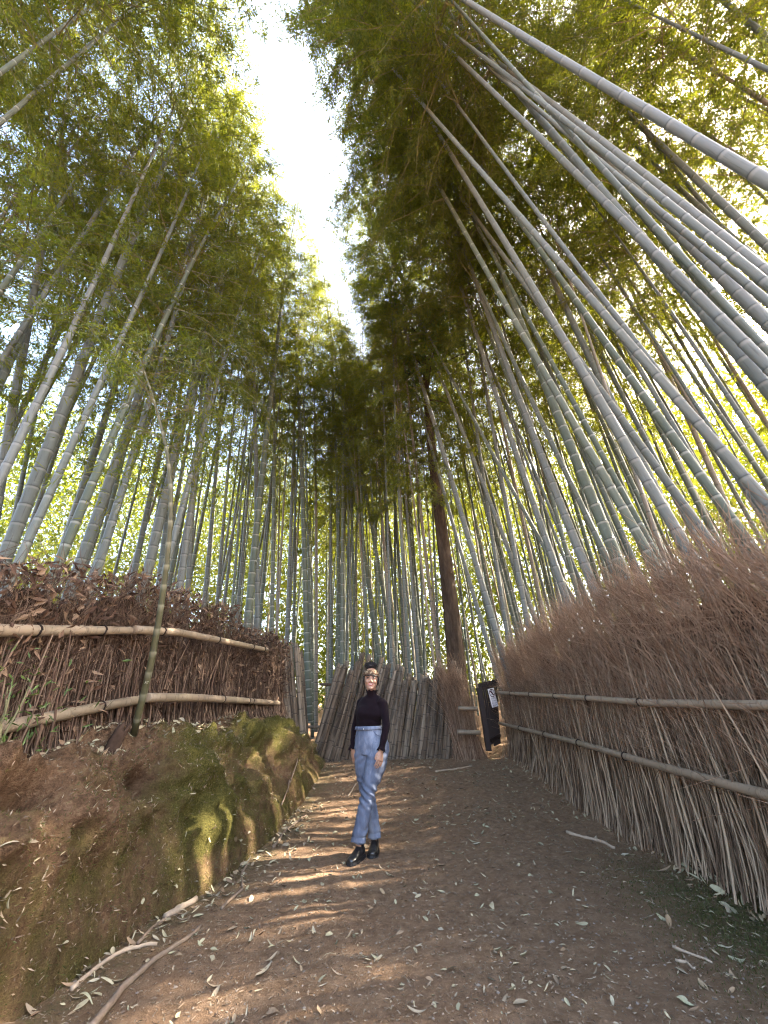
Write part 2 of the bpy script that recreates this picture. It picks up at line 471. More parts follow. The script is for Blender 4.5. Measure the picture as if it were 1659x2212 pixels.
# ------------------------------------------------------------------ bamboo: shared culms and crowns
def culm_mesh(name, H, r0, seed, mat, bend=0.0, node0=0.16, node1=0.42, S=10, taper=0.82):
    """a culm along +Z, radius r0 at the base; nodes are real ridges with a pale band below and a dark line"""
    g = np.random.default_rng(seed)
    s, zs = 0.05, []
    while s < H:
        zs.append(s)
        s += np.interp(s / H, [0, .12, .5, 1], [node0, node0 * 1.7, node1, node1 * .7]) * g.uniform(.92, 1.08)
    rows = []
    for k in range(len(zs)):
        z = zs[k]; zn = zs[k + 1] if k + 1 < len(zs) else H
        rows += [(z - 0.045, 1.0, 0.05), (z - 0.022, 1.0, 0.75), (z - 0.010, 1.05, 0.55), (z, 1.075, -0.85), (z + 0.012, 0.985, -0.25), (z + 0.03, 0.965, 0.0), ((z + zn) / 2, 0.985, 0.0)]
    rows = np.array(rows)
    rr = r0 * (1 - taper * (rows[:, 0] / H) ** 1.25) * rows[:, 1]
    P = np.stack([bend * (rows[:, 0] / H) ** 2.6 * H, 0.05 * np.sin(rows[:, 0] * .5 + seed) * (rows[:, 0] / H), rows[:, 0]], -1)
    mb = MB()
    V, F = tubes(P[None], rr[None], S)
    mb.add(V, F, 0, np.repeat(rows[:, 2], S))
    return mb.mesh(name, mat)
def culm_axis(s, H, bend, seed):
    s = np.asarray(s, float)
    return np.stack([bend * (s / H) ** 2.6 * H, 0.05 * np.sin(s * .5 + seed) * (s / H), s], -1)

def crown_arrays(seed, H, s0, bend, reach=1.5, dz=0.33, nb=2, leaf=0.105, lw=0.017, dens=1.0, per=7, droop=0.5, cseed=0):
    """branches at every node from height s0 up; sprays of drooping lance leaves along each"""
    g = np.random.default_rng(seed)
    LP, LD, LN, LL, LW, LV = [], [], [], [], [], []
    BP, BR = [], []
    s = s0; az = g.uniform(0, 6.28)
    while s < H - 0.1:
        f = (s - s0) / (H - s0)
        rl = reach * (0.45 + 0.75 * math.sin(math.pi * min(1, (f * .85 + .1)) ** 0.8)) * (1 - 0.55 * f ** 3)
        az += math.pi + g.normal(0, .5)
        for b in range(nb):
            a = az + (b - .5) * 1.1 + g.normal(0, .35)
            L = rl * g.uniform(.55, 1.15)
            up = g.uniform(.25, .8)
            t = np.linspace(0, 1, 7)
            hor = L * t
            ver = L * (up * t - (droop + .35 * up + .2) * t ** 2.1)
            o = culm_axis(s, H, bend, cseed)
            path = o + np.stack([np.cos(a) * hor, np.sin(a) * hor, ver], -1) + np.cumsum(g.normal(0, .018 * L, (7, 3)), 0) * (t[:, None] > 0)
            BP.append(path); BR.append(np.linspace(.008, .002, 7) * (0.6 + .4 * L))
            npts = max(3, int(L * 13 * dens))
            tt = g.uniform(.18, 1.0, npts) ** .8
            base = np.stack([np.interp(tt, t, path[:, k]) for k in range(3)], -1)
            # side twigs
            tw = unit(np.stack([np.cos(a) + g.normal(0, .9, npts), np.sin(a) + g.normal(0, .9, npts), g.normal(-.15, .45, npts)], -1))
            tl = g.uniform(.08, .34, npts) * (1.15 - tt * .5)
            tip = base + tw * tl[:, None] + np.array([0, 0, -.25]) * (tl ** 1.4)[:, None]
            n = npts * per
            w = g.uniform(.25, 1.05, n)
            bi = np.repeat(np.arange(npts), per)
            P = base[bi] + (tip - base)[bi] * w[:, None] + g.normal(0, .03, (n, 3))
            D = unit(tw[bi] * .7 + g.normal(0, .62, (n, 3)) + np.array([0, 0, -.45]))
            N = unit(g.normal(0, .75, (n, 3)) + np.array([0, 0, 1.0]))
            LP.append(P); LD.append(D); LN.append(N)
            LL.append(leaf * g.uniform(.65, 1.25, n)); LW.append(lw * g.uniform(.75, 1.25, n))
            LV.append(np.clip(np.repeat(g.uniform(0, 1, npts), per) * .6 + g.uniform(0, .4, n), 0, 1))
        s += dz * g.uniform(.85, 1.15)
    LV = np.repeat(np.concatenate(LV), 4)
    V, F = leaf_quads(np.concatenate(LP), np.concatenate(LD), np.concatenate(LN), np.concatenate(LL), np.concatenate(LW))
    BV, BF = tubes(np.array(BP), np.array(BR), 3)
    return V, LV, BV, BF
def crown_mesh(name, arr, keep=None):
    V, LV, BV, BF = arr
    mb = MB()
    if keep is not None:
        k4 = np.repeat(keep, 4)
        V = V[k4]; LV = LV[k4]
    mb.add(V, np.arange(len(V)).reshape(-1, 4), 0, LV)
    mb.add(BV, BF, 1, 0)
    return mb.mesh(name, [LEAF, BRANCH], smooth=False)

# the strip of open sky above the path: the groves stop short of these two leaning planes
GY = [0, 1.2, 1.77, 2.3, 2.9, 3.56, 4.3, 4.8, 5.5, 6.4, 7.95, 8.9, 9.8, 60]
GL = [-.165, -.165, -.172, -.178, -.186, -.212, -.193, -.172, -.135, -.138, -.105, -.075, -.06, -.06]
GR = [-.165, -.165, -.145, -.113, -.091, -.058, -.105, -.105, -.090, -.088, -.040, -.020, -.06, -.06]
# breaks in the canopy on the sun's side that let a few flecks of light reach the ground: (where it lands, radius)
FLECKS = [((-1.47, 4.2, .35), .24), ((-.80, 4.62, .0), .24), ((-.45, 4.50, .0), .16), ((-.75, 4.28, .0), .16), ((-.60, 3.62, .0), .15), ((-.02, 4.75, .55), .20), ((-2.45, 5.2, 1.7), .16), ((-2.2, 7.4, 1.8), .16), ((-2.5, 4.1, 1.95), .14), ((1.9, 8.2, 1.5), .18)]
def clear_of_gap(P):
    q = np.maximum(P[:, 2] - 1.2, .01)
    yn = P[:, 1] / q * 10.8                              # the strip narrows with distance
    jit = np.random.default_rng(len(P)).normal(0, .010, len(P))
    u = P[:, 0] / q + 0.05 * fbm(P * 1.3, 3, 77) + jit
    a = np.interp(yn, GY, GL); b = np.interp(yn, GY, GR)
    ok = ~((u > a) & (u < b) & (P[:, 2] > 2.0))
    for T, r in FLECKS:
        d = P - np.array(T)
        s_ = d @ SUN
        ok &= ~((s_ > 0) & (np.linalg.norm(d - s_[:, None] * SUN, axis=1) < r))
    return ok

VARS = []                                             # (H, culm meshes by colour, crown arrays, crown mesh)
CULM_R0 = 0.07
SPEC = [(19.0, 9.0, .025, 2.1), (18.0, 8.0, .03, 2.0), (20.5, 10.4, .012, 2.35), (16.5, 8.0, .04, 1.8), (18.5, 9.6, .03, 2.0), (15.5, 5.6, .05, 1.7), (13.5, 3.9, .06, 1.55)]
for k, (H, s0, bend, reach) in enumerate(SPEC):
    arr = crown_arrays(100 + k, H, s0, bend, reach, cseed=k, leaf=.10, lw=.0165, per=11, dens=1.15, dz=.31)
    VARS.append(dict(H=H, s0=s0, bend=bend, arr=arr, crown=crown_mesh('bamboo_crown', arr),
                     culm={'grey': culm_mesh('bamboo_culm', H, CULM_R0, k, CULM_GREY, bend),
                           'green': culm_mesh('bamboo_culm', H, CULM_R0, k, CULM_GREEN, bend),
                           'tan': culm_mesh('bamboo_culm', H, CULM_R0, k, CULM_TAN, bend)}))
NFAR = []
for k, (H, s0, bend, reach) in enumerate([(18, 3.5, .03, 2.0), (16.5, 2.6, .05, 1.9), (19, 5, .03, 2.0)]):
    arr = crown_arrays(300 + k, H, s0, bend, reach, dz=.45, leaf=.20, lw=.036, dens=.42, per=7, cseed=k)
    NFAR.append(dict(H=H, s0=s0, bend=bend, arr=arr, crown=crown_mesh('bamboo_crown', arr),
                     culm={'grey': VARS[k]['culm']['grey'], 'green': VARS[k]['culm']['green'], 'tan': VARS[k]['culm']['tan']}))

SLIM = []
for k, (H, s0, bend, reach) in enumerate([(15.5, 7.5, .04, 1.35), (14.5, 6.5, .06, 1.3), (16.5, 8.5, .03, 1.4)]):
    arr = crown_arrays(500 + k, H, s0, bend, reach, dz=.40, leaf=.125, lw=.022, dens=.62, per=7, cseed=k)
    SLIM.append(dict(H=H, s0=s0, bend=bend, arr=arr, crown=crown_mesh('bamboo_crown', arr),
                     culm={t: culm_mesh('bamboo_culm', H, CULM_R0, 20 + k, m_, bend) for t, m_ in (('grey', CULM_GREY), ('green', CULM_GREEN), ('tan', CULM_TAN))}))
N_UNIQUE = 0
PLANTED = []
def plant(base, direction, r, var, tone, label, group=None, twist=0.0, name='bamboo', crown_drop=0.0):
    global N_UNIQUE
    z = Vector(direction).normalized()
    q = z.to_track_quat('Z', 'Y')
    q = q @ Matrix.Rotation(twist, 3, 'Z').to_quaternion()
    root = empty(name, base, label, 'bamboo', group, q)
    cu = link('culm', var['culm'][tone], root)
    kr = r / CULM_R0
    cu.scale = (kr, kr, 1.0)
    if var['bend'] and kr != 1.0:                      # keep the bend of the axis when the girth is scaled
        cu.scale = (kr, kr, 1.0)
    V = var['arr'][0].reshape(-1, 4, 3).mean(1)
    M = np.array(q.to_matrix())
    W = V @ M.T + np.asarray(base)
    keep = clear_of_gap(W)
    if keep.mean() < 0.997:
        me = crown_mesh('bamboo_crown', var['arr'], keep); N_UNIQUE += 1
        bv = var['arr'][2] @ M.T + np.asarray(base)
    else:
        me = var['crown']
    link('crown', me, root)
    PLANTED.append((base[0], base[1]))
    return root

# the culms one can follow by eye: pixels along each culm (bottom .. top), depth along the view axis, radius, variant, colour
HERO = [
 # left grove
 ((20, 1180), (415, 185), 4.5, .078, 2, 'grey', 'thickest sunlit grey bamboo leaning in from the far left over the twig fence'),
 ((8, 1010), (62, 700), 5.6, .070, 0, 'grey', 'dark grey bamboo cut by the left picture edge, upright beside the thickest left bamboo'),
 ((-12, 830), (52, 690), 5.0, .075, 3, 'grey', 'thick dull bamboo crossing the upper left picture edge'),
 ((30, 1120), (100, 780), 8.2, .055, 1, 'grey', 'thin pale bamboo just behind the thickest left bamboo'),
 ((62, 1150), (160, 850), 7.6, .05, 4, 'grey', 'slim bamboo showing between the thickest left bamboo and the sunlit one beside it'),
 ((135, 1190), (228, 900), 6.6, .072, 0, 'grey', 'brightly sunlit pale bamboo above the left end of the twig fence'),
 ((188, 1174), (300, 860), 5.6, .078, 4, 'grey', 'stout pale bamboo slanting right behind the twig fence, left of the sapling'),
 ((325, 1209), (385, 960), 6.6, .085, 2, 'grey', 'stout bamboo with white base directly behind the green sapling'),
 ((352, 1200), (372, 1040), 7.2, .062, 1, 'grey', 'bamboo pressed against the right side of the white-based stout bamboo'),
 ((392, 1243), (475, 664), 6.8, .068, 2, 'grey', 'tall pale bamboo right of the sapling with leaf shadows on its stem'),
 ((408, 1235), (463, 380), 8.0, .05, 0, 'grey', 'thin bamboo rising steeply behind the leaf-shadowed pale bamboo'),
 ((300, 1190), (460, 430), 7.4, .058, 1, 'grey', 'bamboo crossing diagonally through the foliage above the sapling'),
 ((445, 1265), (470, 1000), 8.8, .055, 3, 'grey', 'slim bamboo over the middle of the left twig fence'),
 ((470, 1290), (490, 1000), 9.3, .05, 5, 'grey', 'narrow bamboo between the middle of the twig fence and the thick pair'),
 ((536, 1335), (597, 664), 7.9, .085, 4, 'green', 'thickest olive bamboo standing behind the stepped end of the left twig fence'),
 ((556, 1330), (553, 700), 8.3, .062, 0, 'grey', 'pale bamboo hidden half behind the thickest olive bamboo'),
 ((588, 1340), (594, 1000), 9.2, .056, 1, 'green', 'dark bamboo right of the olive one at the end of the twig fence'),
 # middle
 ((664, 1413), (641, 700), 9.4, .078, 2, 'green', 'tall dark green bamboo with white rings behind the left poles of the pole fence'),
 ((683, 1405), (684, 1000), 10.5, .055, 0, 'tan', 'brownish dead bamboo beside the dark green bamboo with white rings'),
 ((735, 1400), (727, 1000), 10.2, .062, 1, 'green', 'olive bamboo behind the pole fence left of the person'),
 ((821, 1427), (705, 640), 9.8, .07, 4, 'green', 'dark bamboo above the person leaning left into the sky gap'),
 ((853, 1420), (740, 800), 10.2, .065, 0, 'green', 'dark bamboo leaning left, right of the one above the person'),
 ((840, 1430), (830, 1000), 11, .05, 3, 'grey', 'slim bamboo right above the headband of the person'),
 ((716, 1400), (716, 1000), 11.0, .052, 5, 'grey', 'slim grey bamboo a little left of the olive bamboo behind the pole fence'),
 ((620, 1380), (632, 1000), 10.0, .06, 2, 'grey', 'grey bamboo behind the pale poles at the left end of the pole fence'),
 # right grove
 ((1074, 1373), (865, 664), 7.6, .072, 2, 'grey', 'pale grey bamboo slanting across in front of the brown tree trunk'),
 ((1052, 1385), (962, 1080), 8.2, .055, 4, 'grey', 'lichen-spotted bamboo right beside the brown tree trunk'),
 ((1095, 1363), (985, 664), 8.2, .055, 0, 'grey', 'straight slim bamboo between the trunk and the right brush fence'),
 ((1137, 1330), (1030, 760), 7.6, .06, 1, 'grey', 'bamboo rising from the low end of the right brush fence'),
 ((1234, 1323), (840, 185), 6.2, .066, 2, 'grey', 'long pale bamboo of the right grove reaching highest towards the sky gap'),
 ((1175, 1330), (1060, 800), 8.6, .055, 3, 'tan', 'tan bamboo behind the long pale bamboo of the right grove'),
 ((1282, 1268), (905, 330), 5.7, .075, 0, 'grey', 'thick pale bamboo close beside the long one in the right grove'),
 ((1354, 1258), (920, 200), 5.2, .086, 2, 'green', 'thickest olive bamboo with white rings in the middle of the right grove'),
 ((1380, 1240), (1150, 700), 6.6, .06, 1, 'grey', 'slim bamboo pressed behind the thickest ringed bamboo of the right grove'),
 ((1498, 1230), (1049, 310), 5.2, .082, 4, 'grey', 'thick mottled lichen-covered bamboo of the right grove'),
 ((1535, 1225), (1330, 830), 5.9, .055, 0, 'grey', 'bright-edged slim bamboo right of the mottled thick one'),
 ((1440, 1200), (1240, 760), 6.8, .052, 5, 'green', 'dark thin bamboo between the ringed and the mottled thick bamboos'),
 ((1560, 1190), (1330, 750), 6.6, .058, 1, 'green', 'green bamboo with white rings towards the right end of the brush fence'),
 ((1609, 1184), (1374, 664), 7.0, .062, 3, 'tan', 'tan dead bamboo above the right end of the brush fence'),
 ((1659, 700), (1054, 100), 4.3, .078, 2, 'grey', 'big smooth grey bamboo slanting in from the right picture edge'),
 ((1640, 760), (1050, 70), 4.9, .078, 0, 'green', 'dark grey bamboo running alongside the big smooth one at the right'),
 ((1659, 535), (1174, 90), 5.2, .066, 2, 'grey', 'bamboo slanting in from the right edge above the two big ones'),
 ((1659, 585), (1300, 270), 5.7, .058, 4, 'grey', 'second bamboo directly below the slanting one at the right edge'),
 ((1659, 385), (1254, 95), 6.4, .05, 1, 'tan', 'slender brownish bamboo high at the right edge under the white sky'),
 ((1659, 215), (1359, 20), 6.0, .05, 3, 'tan', 'slender brownish bamboo crossing the white sky at the upper right'),
 ((1659, 100), (1524, -2), 5.6, .06, 0, 'grey', 'bamboo cutting the top right corner of the picture'),
 ((1659, 780), (1400, 480), 7.4, .05, 5, 'grey', 'slim bamboo seen below the two big ones at the right edge'),
 ((1640, 1020), (1450, 700), 7.6, .055, 1, 'grey', 'first slim bamboo of the leaning rank above the leafy shrub'),
 ((1659, 985), (1480, 700), 8.2, .052, 0, 'grey', 'second slim bamboo of the leaning rank above the leafy shrub'),
 ((1659, 920), (1500, 690), 8.8, .05, 2, 'green', 'third slim bamboo of the leaning rank above the leafy shrub'),
]
for i, (b, t, depth, r, k, tone, lab) in enumerate(HERO):
    P0 = atT(*b, depth)
    d = ray(*t)
    tt = ((P0[:2] - CAM[:2]) @ d[:2]) / (d[:2] @ d[:2])
    P1 = CAM + d * tt
    if P1[2] - P0[2] < 2.0:
        P1 = CAM + d * (P0[2] + 2.0 - CAM[2]) / max(d[2], .1)
    D = unit(P1 - P0)
    if D[2] < 0.8:
        D = unit(D + np.array([0, 0, .4]))
    zb = float(zground(P0[0], P0[1])) - 0.1
    base = P0 + D * ((zb - P0[2]) / D[2])
    var = VARS[k]
    root = plant(base, D, r, var, tone, lab, 'tall bamboos around the path', twist=rng.uniform(0, 6.28))

# the rest of the grove, seen between them
def far_enough(x, y, dmin):
    return all((x - a) ** 2 + (y - b) ** 2 > dmin * dmin for a, b in PLANTED)
REGIONS = [
 (0.0, 1.5, 9.3, 10.3, 6, .25, 'bamboo behind the pole fence whose crown tips towards the path'),
 (2.8, 3.6, 1.0, 3.0, 8, .34, 'bamboo of the right grove whose top hangs over the camera'),
 (2.9, 4.4, 1.6, 8.0, 13, .45, 'bamboo of the right grove whose crown leans over the path'),
 (8.5, 17, 2.5, 12, 24, .9, 'bamboo at the outer right side of the grove'),
 (-6.2, -3.0, 2.6, 7.0, 9, .6, 'bamboo with low hanging sprays behind the left twig fence'),
 (-6.5, -3.0, 0.4, 3.6, 9, .8, 'bamboo whose crown hangs into the upper left corner'),
 (3.2, 8.0, 0.2, 4.0, 9, .8, 'bamboo whose crown hangs into the upper right corner'),
 # x0, x1, y0, y1, count, min gap, label
 (-9, -3.1, 2.6, 12, 30, .45, 'slim bamboo in the grove behind the left twig fence'),
 (-1.9, 1.2, 9.6, 15, 50, .26, 'slim bamboo in the dense rank behind the pole fence'),
 (-5.5, -1.6, 9.8, 16, 26, .36, 'slim bamboo deep between left twig fence and pole fence'),
 (1.8, 4.6, 9.2, 15, 32, .34, 'slim bamboo behind the brown tree trunk and the gate'),
 (3.2, 9, 4.0, 13, 50, .36, 'slim bamboo in the grove behind the right brush fence'),
]
for (x0, x1, y0, y1, n, dmin, lab) in REGIONS:
    c = 0; tries = 0
    while c < n and tries < 4000:
        tries += 1
        x, y = rng.uniform(x0, x1), y0 + (y1 - y0) * rng.uniform(0, 1) ** 1.2
        if x > 2 and x < fence_right_x(y) + .8: continue
        if not far_enough(x, y, dmin): continue
        p = proj(np.array([x, y, 5.0]))
        if y > 4 and 'outer' not in lab and not (-60 < p[0] < 1720): continue
        D = unit(np.array([rng.normal(-.185 if 'top hangs' in lab else -.15 if 'leans over' in lab else -.03, .035), rng.normal(-.15 if 'tips towards' in lab else 0, .035), 1]))
        tone = rng.choice(['grey', 'grey', 'grey', 'green', 'green', 'green', 'tan'])
        if tone == 'tan' and ('over' in lab or 'corner' in lab): tone = 'grey'
        var = VARS[2] if ('leans over' in lab or 'top hangs' in lab) else VARS[6] if ('low hanging' in lab or ('outer' in lab and c % 2)) else VARS[rng.integers(0, 6)] if ('corner' in lab or 'leans over' in lab or 'tips towards' in lab or 'top hangs' in lab or 'outer' in lab) else SLIM[rng.integers(0, 3)]
        plant(np.array([x, y, float(zground(x, y)) - .1]), D, rng.uniform(.030, .043) if 'hangs over' in lab else rng.uniform(.032, .058), var, tone, lab, lab.replace('slim bamboo', 'slim bamboos'), twist=rng.uniform(0, 6.28))
        c += 1
FARR = [(-16, -2, 15, 26, 9, 'faint bamboo far back in the left of the grove'), (-4, 6, 16, 28, 12, 'faint bamboo far back behind the pole fence'), (5, 20, 12, 26, 12, 'faint bamboo far back in the right of the grove')]
for (x0, x1, y0, y1, n, lab) in FARR:
    c = 0; tries = 0
    while c < n and tries < 4000:
        tries += 1
        x, y = rng.uniform(x0, x1), rng.uniform(y0, y1)
        if not far_enough(x, y, .7): continue
        p = proj(np.array([x, y, 6.0]))
        if not (-80 < p[0] < 1740): continue
        D = unit(np.array([rng.normal(-.03, .04), rng.normal(0, .04), 1]))
        plant(np.array([x, y, float(zground(x, y)) - .1]), D, rng.uniform(.035, .055), NFAR[rng.integers(0, 3)], rng.choice(['grey', 'green', 'tan']), lab, lab.replace('bamboo', 'bamboos'), twist=rng.uniform(0, 6.28))
        c += 1
ORD = 'first second third fourth fifth sixth seventh eighth ninth tenth eleventh twelfth thirteenth fourteenth fifteenth sixteenth seventeenth eighteenth nineteenth twentieth'.split()
ORD += ['twenty-' + w for w in ORD[:9]] + ['thirtieth'] + ['thirty-' + w for w in ORD[:9]]
TONE_WORD = {'culm_grey_green': 'grey', 'culm_olive_green': 'olive', 'culm_dead_tan': 'tan'}
bundles = {}
for o in COL.objects:
    if o.type == 'EMPTY' and o.name.startswith('bamboo') and o.get('group') != 'tall bamboos around the path':
        cu = [c for c in o.children if c.name.startswith('culm')][0]
        tone = TONE_WORD[cu.data.materials[0].name]
        up_pt = np.array(o.location) + np.array(o.rotation_quaternion.to_matrix() @ Vector((0, 0, 5.0)))
        bundles.setdefault((o['label'], tone), []).append((float(proj(up_pt)[0]), o))
for (lab, tone), lst in bundles.items():
    lst.sort(key=lambda t_: t_[0])
    for i, (_, o) in enumerate(lst):
        w = lab.replace('slim bamboo', 'slim ' + tone + ' bamboo') if 'slim' in lab else lab.replace('bamboo', tone + ' bamboo', 1)
        o['label'] = (ORD[i] + ' from the left, ' if len(lst) > 1 else 'only ') + w
print('bamboos', len(PLANTED), 'unique crowns', N_UNIQUE)
# ------------------------------------------------------------------ fences
def pole_mesh(name, L, r, seed, mat, S=9, jag=True, gap=0.27):
    """a cut bamboo pole along +Z with nodes and an open, split top"""
    g = np.random.default_rng(seed)
    zs = [0.0]; s = g.uniform(.05, gap)
    vals = [0.0]; rad = [r]
    while s < L - .06:
        for dz, k, v in ((-.02, 1, 0), (-.008, 1.04, .6), (0, 1.06, -.9), (.010, .98, -.3), (.03, .97, 0)):
            zs.append(s + dz); rad.append(r * k); vals.append(v)
        s += gap * g.uniform(.8, 1.15)
    zs += [L, L, L - .09]; rad += [r * .97, r * .80, r * .78]; vals += [0.2, 0.2, -.9]
    zs = np.array(zs); rad = np.array(rad) * (1 - .12 * zs / L)
    P = np.stack([.012 * np.sin(zs * 1.7 + seed), .012 * np.cos(zs * 1.3 + seed), zs], -1)
    mb = MB()
    # rings built by hand so that the lip can be jagged
    a = np.arange(S) * 2 * math.pi / S
    V = P[:, None] + rad[:, None, None] * np.stack([np.cos(a), np.sin(a), 0 * a], -1)[None]
    if jag:
        j = g.uniform(-.05, .03, S) * (g.uniform(0, 1, S) < .6)
        V[-3, :, 2] += j; V[-2, :, 2] += j
    K = len(zs)
    b = np.arange(K - 1)[:, None] * S; jx = np.arange(S)[None]; j2 = (jx + 1) % S
    F = np.stack([b + jx, b + j2, b + S + j2, b + S + jx], -1).reshape(-1, 4)
    mb.add(V.reshape(-1, 3), F, 0, np.repeat(vals, S))
    return mb.mesh(name, mat)
def quat_to(D, twist=0.0):
    q = Vector(D).normalized().to_track_quat('Z', 'Y')
    return q @ Matrix.Rotation(twist, 3, 'Z').to_quaternion()
def place(o, loc, D, twist=0.0, scale=(1, 1, 1)):
    o.location = loc; o.rotation_mode = 'QUATERNION'; o.rotation_quaternion = quat_to(D, twist); o.scale = scale
    return o
def rail_obj(name, pts, r0, r1, mat, parent, seed=0, gap=.30, S=12):
    """a bamboo rail along a polyline, with raised nodes and cut ends"""
    pts = np.asarray(pts, float)
    seg = np.linalg.norm(np.diff(pts, axis=0), axis=1); cum = np.concatenate([[0], np.cumsum(seg)]); L = cum[-1]
    g = np.random.default_rng(seed)
    t = [0, .004]; k_ = [.86, 1.0]; v = [0.1, 0.1]
    s = g.uniform(.1, gap)
    while s < L - .05:
        for d, kk, vv in ((-.03, 1, 0), (-.010, 1.05, .3), (0, 1.10, -.5), (.010, 1.04, -.15), (.03, 1, 0), (gap * .4, .985, 0)):
            t.append(min(s + d, L - .01)); k_.append(kk); v.append(vv)
        s += gap * g.uniform(.75, 1.25)
    t += [L - .004, L]; k_ += [1, .86]; v += [.1, .1]
    t = np.array(t); o_ = np.argsort(t, kind='stable'); t = t[o_]; k_ = np.array(k_)[o_]; v = np.array(v)[o_]
    t = t + np.arange(len(t)) * 1e-5
    # smooth the corners of the polyline a little
    P = np.stack([np.interp(t, cum, pts[:, i]) for i in range(3)], -1)
    rad = np.interp(t, [0, L], [r0, r1]) * k_
    mb = MB(); add_tube(mb, P, rad, S, 0, v)
    return mb.build(name, mat, parent)

def stem_mat(name, a, b, c_):
    m, nt, out = nodes_of(name)
    v = attr(nt)
    r = math_(nt, 'FRACT', math_(nt, 'ADD', v, objrand(nt)))
    c = ramp(nt, [(0, a), (.5, b), (1, c_)], r)
    n = noise(nt, 40, 3, .7)
    c = mixc(nt, n, mixc(nt, .45, c, (0.02, 0.014, 0.01)), c)
    bsdf(nt, out, c, 0.8, None, spec=.2)
    return m
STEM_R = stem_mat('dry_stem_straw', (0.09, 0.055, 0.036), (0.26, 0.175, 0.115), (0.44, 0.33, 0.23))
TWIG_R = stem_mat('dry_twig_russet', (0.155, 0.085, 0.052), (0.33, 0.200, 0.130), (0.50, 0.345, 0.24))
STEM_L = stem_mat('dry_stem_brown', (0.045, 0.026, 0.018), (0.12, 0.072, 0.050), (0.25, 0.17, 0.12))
DEAD_LEAF = stem_mat('dead_leaf_brown', (0.05, 0.026, 0.018), (0.13, 0.072, 0.047), (0.30, 0.20, 0.13))
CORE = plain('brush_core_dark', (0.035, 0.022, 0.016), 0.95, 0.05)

def stem_paths(g, base, n, K, h, lean, kick, wob, spread_top):
    """n bent stems: base (n,3), heights h (n)"""
    t = np.linspace(0, 1, K)
    P = base[:, None] + np.zeros((n, K, 3))
    P[:, :, 2] += h[:, None] * t
    P[:, :, :2] += lean[:, None, :] * (t ** 1.3)[None, :, None]
    P[:, :, :2] += kick[:, None, :] * ((1 - t) ** 3)[None, :, None]
    P += g.normal(0, 1, (n, 1, 3)) * spread_top[:, None, None] * (t ** 3)[None, :, None]
    P += np.cumsum(g.normal(0, wob, (n, K, 3)), 1) * (t[None, :, None] > 0)
    return P
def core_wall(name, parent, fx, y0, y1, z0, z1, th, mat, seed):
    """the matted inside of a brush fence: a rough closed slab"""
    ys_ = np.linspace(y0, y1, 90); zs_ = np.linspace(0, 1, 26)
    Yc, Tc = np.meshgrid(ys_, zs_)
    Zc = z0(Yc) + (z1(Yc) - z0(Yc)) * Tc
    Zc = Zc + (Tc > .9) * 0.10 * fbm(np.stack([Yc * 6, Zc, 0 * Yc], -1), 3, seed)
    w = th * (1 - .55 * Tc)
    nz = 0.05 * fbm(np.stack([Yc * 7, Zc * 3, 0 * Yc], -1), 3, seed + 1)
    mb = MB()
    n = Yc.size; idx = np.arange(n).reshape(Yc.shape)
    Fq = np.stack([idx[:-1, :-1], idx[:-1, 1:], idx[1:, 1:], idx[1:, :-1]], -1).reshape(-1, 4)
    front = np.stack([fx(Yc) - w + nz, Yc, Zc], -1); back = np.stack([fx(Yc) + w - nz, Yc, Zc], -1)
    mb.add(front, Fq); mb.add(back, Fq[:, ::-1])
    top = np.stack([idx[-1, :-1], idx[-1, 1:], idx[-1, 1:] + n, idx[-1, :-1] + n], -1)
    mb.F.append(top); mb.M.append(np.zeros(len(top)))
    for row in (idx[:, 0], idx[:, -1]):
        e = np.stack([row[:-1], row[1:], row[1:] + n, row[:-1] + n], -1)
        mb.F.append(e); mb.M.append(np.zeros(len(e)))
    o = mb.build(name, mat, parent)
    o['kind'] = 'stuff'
    return o

